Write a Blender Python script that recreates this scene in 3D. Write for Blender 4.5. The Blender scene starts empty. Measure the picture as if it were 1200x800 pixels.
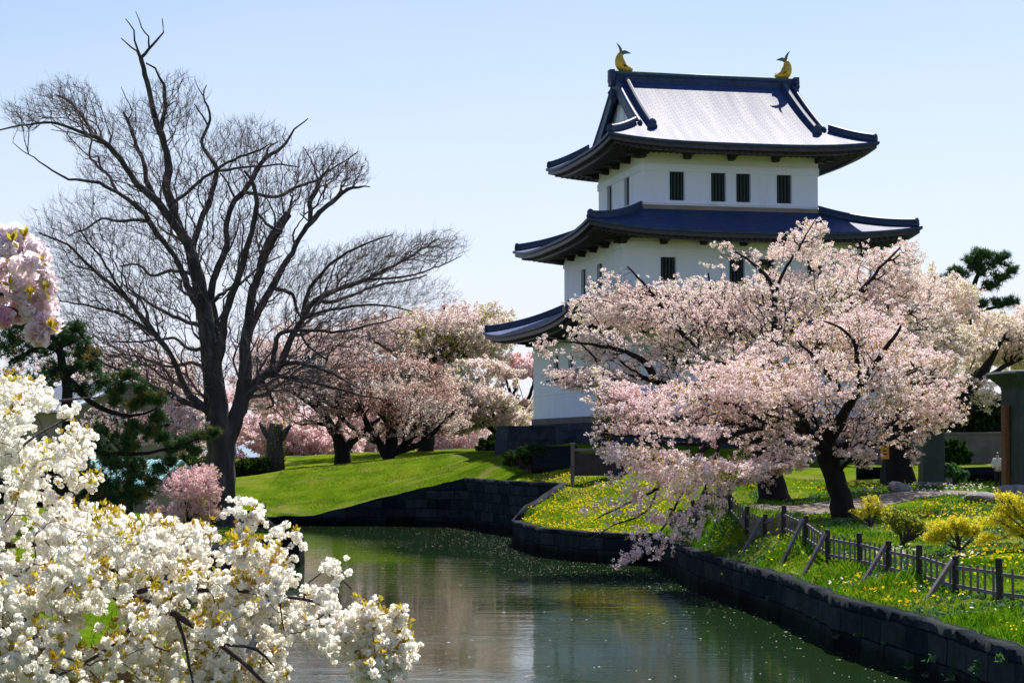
import bpy, math, random
import numpy as np
from mathutils import Vector, Matrix

# ---------------------------------------------------------------- camera, sky, sun, exposure
SC = bpy.context.scene
COL = SC.collection
F_PX, HORIZON, EYE = 2251.0, 520.0, 5.2
PITCH = math.atan((HORIZON - 400.0) / F_PX)
cam_data = bpy.data.cameras.new('camera')
cam_data.sensor_fit = 'HORIZONTAL'
cam_data.sensor_width = 36.0
cam_data.lens = 36.0 * F_PX / 1200.0
cam_data.clip_start = 0.1
cam_data.clip_end = 60000.0
cam = bpy.data.objects.new('camera', cam_data)
COL.objects.link(cam)
cam.location = (0, 0, EYE)
cam.rotation_euler = (math.pi / 2 + PITCH, 0, 0)
SC.camera = cam

SUN_EL, SUN_AZ = math.radians(51.5), math.radians(16)      # azimuth to the right of the view axis (+Y)
world = bpy.data.worlds.new('World')
SC.world = world
world.use_nodes = True
wn, wl = world.node_tree.nodes, world.node_tree.links
wn.clear()
sky = wn.new('ShaderNodeTexSky')
sky.sky_type = 'NISHITA'
sky.sun_disc = False
sky.sun_elevation = SUN_EL
sky.sun_rotation = SUN_AZ
sky.altitude = 0
sky.air_density = 1.0
sky.dust_density = 0.7
sky.ozone_density = 2.0
wbg = wn.new('ShaderNodeBackground')
wbg.inputs['Strength'].default_value = 0.073
wout = wn.new('ShaderNodeOutputWorld')
# thin white sea haze that pales the sky towards the horizon
wtc = wn.new('ShaderNodeTexCoord'); wsep = wn.new('ShaderNodeSeparateXYZ')
wl.new(wtc.outputs['Generated'], wsep.inputs[0])
whz = wn.new('ShaderNodeMapRange'); whz.interpolation_type = 'SMOOTHSTEP'
whz.inputs[1].default_value = -0.05; whz.inputs[2].default_value = 0.30
whz.inputs[3].default_value = 0.92; whz.inputs[4].default_value = 0.02
wl.new(wsep.outputs['Z'], whz.inputs[0])
wns = wn.new('ShaderNodeTexNoise'); wns.inputs['Scale'].default_value = 2.2; wns.inputs['Detail'].default_value = 5
wmp = wn.new('ShaderNodeMapping'); wmp.inputs['Scale'].default_value = (1, 1, 4.5)
wl.new(wtc.outputs['Generated'], wmp.inputs['Vector']); wl.new(wmp.outputs[0], wns.inputs['Vector'])
wma = wn.new('ShaderNodeMath'); wma.operation = 'MULTIPLY_ADD'; wma.inputs[1].default_value = 0.75; wma.inputs[2].default_value = -0.37
wl.new(wns.outputs['Fac'], wma.inputs[0])
wad = wn.new('ShaderNodeMath'); wad.operation = 'ADD'; wad.use_clamp = True
wl.new(whz.outputs[0], wad.inputs[0]); wl.new(wma.outputs[0], wad.inputs[1])
wmix = wn.new('ShaderNodeMix'); wmix.data_type = 'RGBA'
wmix.inputs[7].default_value = (6.9, 7.15, 8.8, 1)
wl.new(wad.outputs[0], wmix.inputs[0]); wl.new(sky.outputs[0], wmix.inputs[6])
# blue tint added to the sky high overhead so the shade turns bluer
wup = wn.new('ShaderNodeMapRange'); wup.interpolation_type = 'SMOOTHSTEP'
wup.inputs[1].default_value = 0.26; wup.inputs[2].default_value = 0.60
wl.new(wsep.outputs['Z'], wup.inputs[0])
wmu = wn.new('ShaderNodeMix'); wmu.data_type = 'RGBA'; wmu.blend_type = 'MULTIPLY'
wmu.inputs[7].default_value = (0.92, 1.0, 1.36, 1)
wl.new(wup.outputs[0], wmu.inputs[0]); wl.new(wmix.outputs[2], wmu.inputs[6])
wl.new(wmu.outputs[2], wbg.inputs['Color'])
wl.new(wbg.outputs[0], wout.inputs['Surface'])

sun_data = bpy.data.lights.new('sun', 'SUN')
sun_data.energy = 5.0
sun_data.angle = math.radians(0.5)
sun_data.color = (1.0, 0.95, 0.87)
sun = bpy.data.objects.new('sun', sun_data)
COL.objects.link(sun)
sdir = Vector((math.sin(SUN_AZ) * math.cos(SUN_EL), math.cos(SUN_AZ) * math.cos(SUN_EL), math.sin(SUN_EL)))
sun.rotation_euler = sdir.to_track_quat('Z', 'Y').to_euler()
sun.location = (60, 160, 120)

SC.view_settings.view_transform = 'Standard'
SC.view_settings.look = 'None'
SC.view_settings.gamma = 1.0
SC.view_settings.use_curve_mapping = False
SC.view_settings.exposure = 0.78
SC.render.engine = 'CYCLES'
SC.cycles.max_bounces = 7
SC.cycles.diffuse_bounces = 4
SC.cycles.glossy_bounces = 3
SC.cycles.transmission_bounces = 4
SC.cycles.transparent_max_bounces = 6
SC.cycles.sample_clamp_indirect = 6.0
SC.cycles.use_denoising = True
SC.cycles.denoiser = 'OPENIMAGEDENOISE'

# ---------------------------------------------------------------- helpers
RNG = np.random.default_rng(7)
CP, SP = math.cos(PITCH), math.sin(PITCH)

def at(px, py, d):
    """point of the place seen along pixel (px, py) of the 1200x800 photograph at ground distance d"""
    px, py, d = np.broadcast_arrays(np.asarray(px, float), np.asarray(py, float), np.asarray(d, float))
    rx = (px - 600.0) / F_PX
    ru = (400.0 - py) / F_PX
    y = CP - ru * SP
    z = SP + ru * CP
    k = d / y
    return np.stack([rx * k, d, EYE + z * k], -1)

def wat(px, py):
    """point of the water surface (z = 0) seen at a pixel"""
    rx = (px - 600.0) / F_PX
    ru = (400.0 - py) / F_PX
    y = CP - ru * SP
    z = SP + ru * CP
    k = -EYE / z
    return (rx * k, y * k)

def to_px(P):
    P = np.asarray(P, float)
    z = P[..., 2] - EYE
    yc = P[..., 1] * CP + z * SP
    zc = -P[..., 1] * SP + z * CP
    return np.stack([600 + F_PX * P[..., 0] / yc, 400 - F_PX * zc / yc], -1)

def put(o, parent=None):
    COL.objects.link(o)
    if parent is not None:
        o.parent = parent
    return o

def tag(o, label=None, cat=None, group=None, kind=None):
    if label: o['label'] = label
    if cat: o['category'] = cat
    if group: o['group'] = group
    if kind: o['kind'] = kind
    return o

def empty(name, loc, label, cat, rz=0.0, group=None):
    o = bpy.data.objects.new(name, None)
    o.empty_display_size = 0.2
    o.location = [float(v) for v in loc]
    o.rotation_euler = (0, 0, rz)
    put(o)
    return tag(o, label, cat, group)

def npmesh(name, V, F, mat, parent=None, tone=None, smooth=False, uv=None):
    V = np.ascontiguousarray(V, np.float32).reshape(-1, 3)
    F = np.ascontiguousarray(F, np.int32)
    n, k = F.shape
    me = bpy.data.meshes.new(name)
    me.vertices.add(len(V)); me.vertices.foreach_set('co', V.ravel())
    me.loops.add(n * k); me.loops.foreach_set('vertex_index', F.ravel())
    me.polygons.add(n)
    me.polygons.foreach_set('loop_start', np.arange(0, n * k, k, dtype=np.int32))
    if smooth:
        me.polygons.foreach_set('use_smooth', np.ones(n, bool))
    me.update(calc_edges=True)
    if tone is not None:
        a = me.attributes.new('tone', 'FLOAT', 'FACE')
        a.data.foreach_set('value', np.ascontiguousarray(tone, np.float32))
    if uv is not None:
        l = me.uv_layers.new(name='UVMap')
        l.data.foreach_set('uv', np.ascontiguousarray(uv, np.float32)[F.ravel()].ravel())
    me.materials.append(mat)
    return put(bpy.data.objects.new(name, me), parent)

class MB:
    """collects polygons of ONE mesh object"""
    def __init__(self):
        self.v, self.f = [], []
    def add(self, v, f):
        o = len(self.v)
        self.v += [tuple(float(c) for c in p) for p in v]
        self.f += [tuple(int(i) + o for i in q) for q in f]
    def box(self, c, s, rz=0.0, M=None):
        x, y, z = s[0] / 2, s[1] / 2, s[2] / 2
        P = [Vector((a * x, b * y, e * z)) for e in (-1, 1) for b in (-1, 1) for a in (-1, 1)]
        R = M if M is not None else Matrix.Rotation(rz, 3, 'Z')
        P = [R @ p + Vector(c) for p in P]
        self.add(P, [(0, 2, 3, 1), (4, 5, 7, 6), (0, 1, 5, 4), (2, 6, 7, 3), (0, 4, 6, 2), (1, 3, 7, 5)])
    def bar(self, p, q, w, h, up=(0, 0, 1)):
        p, q = Vector(p), Vector(q)
        d = q - p
        L = d.length
        y = d.normalized()
        u = Vector(up)
        x = y.cross(u)
        if x.length < 1e-4: x = Vector((1, 0, 0))
        x.normalize()
        z = x.cross(y)
        M = Matrix((x, y, z)).transposed()
        self.box((p + q) / 2, (w, L, h), M=M)
    def tube(self, pts, rad, sides=8, cap=True, flat=1.0):
        pts = [Vector(p) for p in pts]
        n = len(pts)
        if not hasattr(rad, '__len__'): rad = [rad] * n
        V, F = [], []
        ref = Vector((0.13, 0.31, 0.94))
        for i, p in enumerate(pts):
            t = (pts[min(i + 1, n - 1)] - pts[max(i - 1, 0)]).normalized()
            a = t.cross(ref)
            if a.length < 1e-3: a = t.cross(Vector((1, 0, 0)))
            a.normalize(); b = a.cross(t)
            for k in range(sides):
                an = 2 * math.pi * k / sides
                V.append(p + rad[i] * (math.cos(an) * a + flat * math.sin(an) * b))
        for i in range(n - 1):
            for k in range(sides):
                k2 = (k + 1) % sides
                F.append((i * sides + k, i * sides + k2, (i + 1) * sides + k2, (i + 1) * sides + k))
        if cap:
            F.append(tuple(range(sides))[::-1])
            F.append(tuple((n - 1) * sides + k for k in range(sides)))
        self.add(V, F)
    def loft(self, rings, closed=True, cap=True):
        m = len(rings[0]); V = [p for r in rings for p in r]; F = []
        for i in range(len(rings) - 1):
            for k in range(m if closed else m - 1):
                k2 = (k + 1) % m
                F.append((i * m + k, i * m + k2, (i + 1) * m + k2, (i + 1) * m + k))
        if cap and closed:
            F.append(tuple(range(m))[::-1]); F.append(tuple((len(rings) - 1) * m + k for k in range(m)))
        self.add(V, F)
    def build(self, name, mat, parent=None, smooth=False, bevel=0.0):
        me = bpy.data.meshes.new(name)
        me.from_pydata(self.v, [], self.f)
        me.validate()
        if smooth:
            me.polygons.foreach_set('use_smooth', np.ones(len(me.polygons), bool))
        me.materials.append(mat)
        o = put(bpy.data.objects.new(name, me), parent)
        if bevel:
            m = o.modifiers.new('bevel', 'BEVEL'); m.width = bevel; m.segments = 2; m.limit_method = 'ANGLE'
        return o

def catmull(P, step):
    P = np.asarray(P, float)
    if len(P) < 2: return P
    Q = np.vstack([2 * P[0] - P[1], P, 2 * P[-1] - P[-2]])
    out = []
    for i in range(1, len(Q) - 2):
        L = np.linalg.norm(Q[i + 1][:3] - Q[i][:3])
        n = max(1, int(round(L / step)))
        t = np.linspace(0, 1, n, endpoint=False)[:, None]
        a, b, c, d = Q[i - 1], Q[i], Q[i + 1], Q[i + 2]
        out.append(0.5 * (2 * b + (c - a) * t + (2 * a - 5 * b + 4 * c - d) * t ** 2 + (3 * b - a - 3 * c + d) * t ** 3))
    out.append(P[-1:])
    return np.vstack(out)

def in_poly(x, y, poly):
    poly = np.asarray(poly, float)
    inside = np.zeros(np.shape(x), bool)
    j = len(poly) - 1
    for i in range(len(poly)):
        xi, yi = poly[i]; xj, yj = poly[j]
        if yi != yj:
            c = ((yi > y) != (yj > y)) & (x < (xj - xi) * (y - yi) / (yj - yi) + xi)
            inside ^= c
        j = i
    return inside

def seg_dist(x, y, pts):
    """distance to a polyline (open)"""
    d = np.full(np.shape(x), 1e9)
    for (ax, ay), (bx, by) in zip(pts[:-1], pts[1:]):
        ux, uy = bx - ax, by - ay
        t = np.clip(((x - ax) * ux + (y - ay) * uy) / (ux * ux + uy * uy + 1e-12), 0, 1)
        d = np.minimum(d, np.hypot(x - ax - t * ux, y - ay - t * uy))
    return d

def vnoise(x, y, s, seed=0):
    """smooth value noise 0..1"""
    r = np.random.default_rng(seed).random((256, 256))
    x = np.asarray(x) / s + 97.3; y = np.asarray(y) / s + 31.7
    xi, yi = np.floor(x).astype(int), np.floor(y).astype(int)
    fx, fy = x - xi, y - yi
    fx = fx * fx * (3 - 2 * fx); fy = fy * fy * (3 - 2 * fy)
    g = lambda a, b: r[a % 256, b % 256]
    return (g(xi, yi) * (1 - fx) + g(xi + 1, yi) * fx) * (1 - fy) + (g(xi, yi + 1) * (1 - fx) + g(xi + 1, yi + 1) * fx) * fy

# ---------------------------------------------------------------- materials
def newmat(name):
    m = bpy.data.materials.new(name)
    m.use_nodes = True
    nt = m.node_tree
    nt.nodes.clear()
    out = nt.nodes.new('ShaderNodeOutputMaterial')
    return m, nt, out

def ramp(nt, stops, interp='LINEAR'):
    r = nt.nodes.new('ShaderNodeValToRGB')
    r.color_ramp.interpolation = interp
    e = r.color_ramp.elements
    while len(e) < len(stops): e.new(0.5)
    for el, (p, c) in zip(e, stops):
        el.position = p
        el.color = (c[0], c[1], c[2], 1)
    return r

def noise(nt, scale, detail=4, rough=0.55, vec=None, dist=0.0):
    n = nt.nodes.new('ShaderNodeTexNoise')
    n.inputs['Scale'].default_value = scale
    n.inputs['Detail'].default_value = detail
    n.inputs['Roughness'].default_value = rough
    n.inputs['Distortion'].default_value = dist
    if vec is not None: nt.links.new(vec, n.inputs['Vector'])
    return n

def coords(nt, kind='Object', scale=None):
    t = nt.nodes.new('ShaderNodeTexCoord')
    if scale is None: return t.outputs[kind]
    m = nt.nodes.new('ShaderNodeMapping')
    m.inputs['Scale'].default_value = scale
    nt.links.new(t.outputs[kind], m.inputs['Vector'])
    return m.outputs[0]

def surf(name, stops, scale=1.5, rough=0.8, bump=0.0, bscale=None, metallic=0.0, spec=0.3, stretch=None, detail=6):
    m, nt, out = newmat(name)
    b = nt.nodes.new('ShaderNodeBsdfPrincipled')
    v = coords(nt, 'Object', stretch)
    n = noise(nt, scale, detail, 0.6, v)
    r = ramp(nt, stops)
    nt.links.new(n.outputs['Fac'], r.inputs[0])
    nt.links.new(r.outputs[0], b.inputs['Base Color'])
    b.inputs['Roughness'].default_value = rough
    b.inputs['Metallic'].default_value = metallic
    b.inputs['Specular IOR Level'].default_value = spec
    if bump:
        n2 = noise(nt, bscale or scale * 6, 6, 0.65, v)
        bp = nt.nodes.new('ShaderNodeBump')
        bp.inputs['Strength'].default_value = bump
        bp.inputs['Distance'].default_value = 0.05
        nt.links.new(n2.outputs['Fac'], bp.inputs['Height'])
        nt.links.new(bp.outputs[0], b.inputs['Normal'])
    nt.links.new(b.outputs[0], out.inputs['Surface'])
    return m

def leafmat(name, stops, trans=0.46, gloss=0.0):
    """petals, leaves, blades: colour from the per-face 'tone', part of the light passes through"""
    m, nt, out = newmat(name)
    a = nt.nodes.new('ShaderNodeAttribute'); a.attribute_name = 'tone'
    r = ramp(nt, stops)
    nt.links.new(a.outputs['Fac'], r.inputs[0])
    d = nt.nodes.new('ShaderNodeBsdfDiffuse'); t = nt.nodes.new('ShaderNodeBsdfTranslucent')
    nt.links.new(r.outputs[0], d.inputs['Color']); nt.links.new(r.outputs[0], t.inputs['Color'])
    mx = nt.nodes.new('ShaderNodeMixShader'); mx.inputs[0].default_value = trans
    nt.links.new(d.outputs[0], mx.inputs[1]); nt.links.new(t.outputs[0], mx.inputs[2])
    last = mx
    if gloss:
        g = nt.nodes.new('ShaderNodeBsdfGlossy'); g.inputs['Roughness'].default_value = 0.45
        m2 = nt.nodes.new('ShaderNodeMixShader'); m2.inputs[0].default_value = gloss
        nt.links.new(mx.outputs[0], m2.inputs[1]); nt.links.new(g.outputs[0], m2.inputs[2])
        last = m2
    nt.links.new(last.outputs[0], out.inputs['Surface'])
    return m

MAT = {}
MAT['bark_grey'] = surf('bark_grey', [(0.3, (0.026, 0.023, 0.023)), (0.55, (0.06, 0.053, 0.05)), (0.75, (0.15, 0.135, 0.125))], 2.6, 0.9, 0.9, 9, stretch=(1, 1, 0.25))
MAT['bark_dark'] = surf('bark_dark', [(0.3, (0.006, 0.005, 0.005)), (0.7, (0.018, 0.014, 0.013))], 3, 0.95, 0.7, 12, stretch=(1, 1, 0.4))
MAT['bark_cherry'] = surf('bark_cherry', [(0.3, (0.03, 0.02, 0.018)), (0.7, (0.075, 0.05, 0.045))], 14, 0.75, 0.7, 40)
MAT['twig'] = surf('twig', [(0.3, (0.10, 0.07, 0.075)), (0.7, (0.17, 0.125, 0.125))], 3, 0.9)
MAT['plaster'] = surf('plaster', [(0.2, (0.64, 0.67, 0.80)), (0.42, (0.76, 0.79, 0.94)), (0.75, (0.81, 0.84, 0.97))], 0.9, 0.85, 0.15, 5, stretch=(1, 1, 0.22))
MAT['plaster_cream'] = surf('plaster_cream', [(0.3, (0.62, 0.63, 0.60)), (0.7, (0.70, 0.71, 0.68))], 0.8, 0.85)
MAT['dark_wood'] = surf('dark_wood', [(0.3, (0.022, 0.017, 0.022)), (0.7, (0.05, 0.038, 0.045))], 3, 0.7)
MAT['grey_wood'] = surf('grey_wood', [(0.3, (0.09, 0.075, 0.075)), (0.7, (0.20, 0.17, 0.165))], 5, 0.8, 0.4, 30, stretch=(1, 1, 0.3))
MAT['post_wood'] = surf('post_wood', [(0.3, (0.016, 0.013, 0.013)), (0.7, (0.05, 0.042, 0.04))], 5, 0.8, 0.5, 25, stretch=(1, 1, 0.3))
MAT['brown_wood'] = surf('brown_wood', [(0.3, (0.10, 0.045, 0.02)), (0.7, (0.22, 0.10, 0.045))], 4, 0.7, 0.4, 25, stretch=(1, 1, 0.2))
MAT['window_dark'] = surf('window_dark', [(0.3, (0.006, 0.009, 0.012)), (0.7, (0.014, 0.02, 0.024))], 2, 0.6)
MAT['window_bar'] = surf('window_bar', [(0.3, (0.02, 0.035, 0.035)), (0.7, (0.05, 0.07, 0.07))], 4, 0.7)
MAT['gold'] = surf('gold', [(0.3, (0.50, 0.30, 0.04)), (0.7, (0.72, 0.46, 0.08))], 6, 0.42, 0.6, 14, metallic=0.75)
MAT['patina'] = surf('patina', [(0.3, (0.05, 0.11, 0.09)), (0.7, (0.14, 0.22, 0.15))], 5, 0.55, metallic=0.2)
MAT['ridge_tile'] = surf('ridge_tile', [(0.3, (0.022, 0.038, 0.080)), (0.7, (0.04, 0.065, 0.13))], 1.6, 0.52, spec=0.18)
MAT['fascia'] = surf('fascia', [(0.3, (0.03, 0.028, 0.04)), (0.7, (0.06, 0.055, 0.075))], 2.0, 0.5)
MAT['concrete'] = surf('concrete', [(0.3, (0.09, 0.085, 0.078)), (0.7, (0.17, 0.155, 0.14))], 0.9, 0.9, 0.3, 12)
MAT['monument'] = surf('monument', [(0.3, (0.022, 0.036, 0.032)), (0.7, (0.045, 0.066, 0.058))], 1.2, 0.7, 0.4, 14)
MAT['rock'] = surf('rock', [(0.3, (0.10, 0.10, 0.11)), (0.7, (0.30, 0.29, 0.29))], 2.5, 0.9, 0.8, 8)
MAT['path_soil'] = surf('path_soil', [(0.3, (0.11, 0.085, 0.065)), (0.7, (0.20, 0.16, 0.12))], 0.8, 0.95, 0.5, 6)
MAT['teal_roof'] = surf('teal_roof', [(0.3, (0.20, 0.42, 0.44)), (0.7, (0.32, 0.55, 0.56))], 0.7, 0.5)
MAT['pale_roof'] = surf('pale_roof', [(0.3, (0.42, 0.45, 0.48)), (0.7, (0.55, 0.58, 0.60))], 0.7, 0.5)
MAT['tan_wall'] = surf('tan_wall', [(0.3, (0.22, 0.18, 0.13)), (0.7, (0.32, 0.27, 0.2))], 0.7, 0.9)
MAT['skin'] = surf('skin', [(0.3, (0.5, 0.32, 0.24)), (0.7, (0.58, 0.38, 0.28))], 6, 0.6)
MAT['hair'] = surf('hair', [(0.3, (0.012, 0.01, 0.009)), (0.7, (0.03, 0.024, 0.02))], 20, 0.5)
MAT['white_cloth'] = surf('white_cloth', [(0.3, (0.72, 0.72, 0.75)), (0.7, (0.82, 0.82, 0.84))], 6, 0.9)
MAT['dark_cloth'] = surf('dark_cloth', [(0.3, (0.012, 0.012, 0.016)), (0.7, (0.03, 0.03, 0.036))], 6, 0.9)
MAT['orange_sign'] = surf('orange_sign', [(0.3, (0.62, 0.26, 0.03)), (0.7, (0.72, 0.33, 0.05))], 3, 0.6)

MAT['blossom_pink'] = leafmat('blossom_pink', [(0.0, (0.90, 0.62, 0.61)), (0.5, (0.94, 0.77, 0.74)), (0.88, (0.96, 0.88, 0.84)), (0.90, (0.42, 0.22, 0.06)), (1.0, (0.5, 0.33, 0.07))])
MAT['blossom_pale'] = leafmat('blossom_pale', [(0.0, (0.88, 0.67, 0.62)), (0.5, (0.92, 0.77, 0.71)), (0.95, (0.95, 0.88, 0.81)), (0.96, (0.42, 0.42, 0.08)), (1.0, (0.5, 0.5, 0.1))])
MAT['blossom_far'] = leafmat('blossom_far', [(0.0, (0.74, 0.55, 0.53)), (0.5, (0.85, 0.71, 0.66)), (0.86, (0.91, 0.82, 0.76)), (0.88, (0.28, 0.29, 0.05)), (1.0, (0.40, 0.39, 0.08))], 0.58)
MAT['blossom_red'] = leafmat('blossom_red', [(0.0, (0.36, 0.19, 0.14)), (0.35, (0.50, 0.28, 0.22)), (0.5, (0.82, 0.66, 0.58)), (1.0, (0.92, 0.80, 0.73))], 0.58)
MAT['blossom_deep'] = leafmat('blossom_deep', [(0.0, (0.89, 0.64, 0.64)), (0.6, (0.91, 0.70, 0.69)), (1.0, (0.93, 0.82, 0.79))], 0.55)
MAT['petal_white'] = leafmat('petal_white', [(0.0, (0.94, 0.86, 0.70)), (0.5, (0.97, 0.93, 0.83)), (1.0, (0.975, 0.955, 0.90))], 0.62, 0.0)
MAT['petal_rose'] = leafmat('petal_rose', [(0.0, (0.88, 0.48, 0.58)), (0.35, (0.97, 0.80, 0.83)), (1.0, (0.98, 0.92, 0.92))], 0.72, 0.0)
MAT['young_leaf'] = leafmat('young_leaf', [(0.0, (0.36, 0.20, 0.02)), (0.5, (0.52, 0.38, 0.03)), (1.0, (0.52, 0.48, 0.06))], 0.5)
MAT['olive_leaf'] = leafmat('olive_leaf', [(0.0, (0.14, 0.18, 0.025)), (0.5, (0.31, 0.34, 0.045)), (1.0, (0.46, 0.45, 0.08))], 0.55)
MAT['needle'] = leafmat('needle', [(0.0, (0.02, 0.055, 0.025)), (0.55, (0.05, 0.115, 0.04)), (0.85, (0.10, 0.17, 0.05)), (1.0, (0.22, 0.14, 0.04))], 0.28)
MAT['dark_leaf'] = leafmat('dark_leaf', [(0.0, (0.012, 0.03, 0.01)), (0.6, (0.035, 0.075, 0.018)), (1.0, (0.07, 0.12, 0.03))], 0.25)
MAT['bright_leaf'] = leafmat('bright_leaf', [(0.0, (0.03, 0.10, 0.02)), (1.0, (0.09, 0.21, 0.04))], 0.35, 0.06)
MAT['yellow_leaf'] = leafmat('yellow_leaf', [(0.0, (0.48, 0.42, 0.02)), (0.5, (0.74, 0.66, 0.04)), (1.0, (0.82, 0.76, 0.09))], 0.58)
MAT['blade'] = leafmat('blade', [(0.0, (0.025, 0.095, 0.003)), (0.5, (0.065, 0.18, 0.005)), (0.9, (0.14, 0.25, 0.008)), (1.0, (0.28, 0.27, 0.04))], 0.5, 0.0)
MAT['lawn_blade'] = leafmat('lawn_blade', [(0.0, (0.06, 0.125, 0.006)), (0.55, (0.11, 0.19, 0.010)), (1.0, (0.29, 0.27, 0.05))], 0.4, 0.0)
MAT['dandelion'] = leafmat('dandelion', [(0.0, (0.80, 0.56, 0.01)), (1.0, (0.90, 0.72, 0.02))], 0.2, 0.0)
MAT['narcissus'] = leafmat('narcissus', [(0.0, (0.80, 0.80, 0.70)), (1.0, (0.88, 0.88, 0.82))], 0.3, 0.0)
MAT['floating_petal'] = leafmat('floating_petal', [(0.0, (0.55, 0.45, 0.45)), (1.0, (0.85, 0.78, 0.78))], 0.1, 0.0)

def grass_ground():
    m, nt, out = newmat('grass_ground')
    b = nt.nodes.new('ShaderNodeBsdfPrincipled')
    v = coords(nt, 'Object')
    n1 = noise(nt, 0.35, 5, 0.6, v); n2 = noise(nt, 5.0, 6, 0.7, v)
    r1 = ramp(nt, [(0.3, (0.052, 0.105, 0.006)), (0.5, (0.095, 0.165, 0.008)), (0.72, (0.15, 0.19, 0.016))])
    r2 = ramp(nt, [(0.3, (0.55, 0.55, 0.5)), (0.7, (1.25, 1.2, 1.1))])
    nt.links.new(n1.outputs['Fac'], r1.inputs[0]); nt.links.new(n2.outputs['Fac'], r2.inputs[0])
    mx = nt.nodes.new('ShaderNodeMix'); mx.data_type = 'RGBA'; mx.blend_type = 'MULTIPLY'; mx.inputs[0].default_value = 1
    nt.links.new(r1.outputs[0], mx.inputs[6]); nt.links.new(r2.outputs[0], mx.inputs[7])
    n3 = noise(nt, 0.22, 7, 0.72, v, 0.6)                    # worn, strawy patches
    r3 = ramp(nt, [(0.50, (0, 0, 0)), (0.64, (0.8, 0.8, 0.8))])
    nt.links.new(n3.outputs['Fac'], r3.inputs[0])
    m3 = nt.nodes.new('ShaderNodeMix'); m3.data_type = 'RGBA'; m3.inputs[7].default_value = (0.19, 0.17, 0.045, 1)
    nt.links.new(r3.outputs[0], m3.inputs[0]); nt.links.new(mx.outputs[2], m3.inputs[6])
    nt.links.new(m3.outputs[2], b.inputs['Base Color'])
    b.inputs['Roughness'].default_value = 0.95
    b.inputs['Specular IOR Level'].default_value = 0.0
    bp = nt.nodes.new('ShaderNodeBump'); bp.inputs['Strength'].default_value = 0.7; bp.inputs['Distance'].default_value = 0.12
    nt.links.new(n2.outputs['Fac'], bp.inputs['Height']); nt.links.new(bp.outputs[0], b.inputs['Normal'])
    nt.links.new(b.outputs[0], out.inputs['Surface'])
    return m
MAT['grass_ground'] = grass_ground()

def water_mat():
    m, nt, out = newmat('moat_water')
    b = nt.nodes.new('ShaderNodeBsdfPrincipled')
    b.inputs['Base Color'].default_value = (0.012, 0.030, 0.008, 1)
    b.inputs['Roughness'].default_value = 0.035
    b.inputs['IOR'].default_value = 1.4
    v1 = coords(nt, 'Object', (0.4, 1.1, 1)); v2 = coords(nt, 'Object', (0.6, 1.7, 1))
    n1 = noise(nt, 1.1, 3, 0.5, v1, 0.4); n2 = noise(nt, 4.2, 3, 0.55, v2, 0.3)
    n3 = noise(nt, 0.09, 2, 0.5, coords(nt, 'Object'))
    g = ramp(nt, [(0.35, (0.25, 0.25, 0.25)), (0.65, (1, 1, 1))])
    nt.links.new(n3.outputs['Fac'], g.inputs[0])
    add = nt.nodes.new('ShaderNodeMath'); add.operation = 'MULTIPLY_ADD'; add.inputs[1].default_value = 0.35
    nt.links.new(n2.outputs['Fac'], add.inputs[0]); nt.links.new(n1.outputs['Fac'], add.inputs[2])
    mu = nt.nodes.new('ShaderNodeMath'); mu.operation = 'MULTIPLY'
    nt.links.new(add.outputs[0], mu.inputs[0]); nt.links.new(g.outputs[0], mu.inputs[1])
    bp = nt.nodes.new('ShaderNodeBump'); bp.inputs['Strength'].default_value = 0.75; bp.inputs['Distance'].default_value = 0.020
    nt.links.new(mu.outputs[0], bp.inputs['Height']); nt.links.new(bp.outputs[0], b.inputs['Normal'])
    nt.links.new(b.outputs[0], out.inputs['Surface'])
    return m
MAT['water'] = water_mat()
MAT['sea'] = surf('sea', [(0.3, (0.10, 0.17, 0.24)), (0.7, (0.13, 0.2, 0.27))], 0.01, 0.25)

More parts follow.
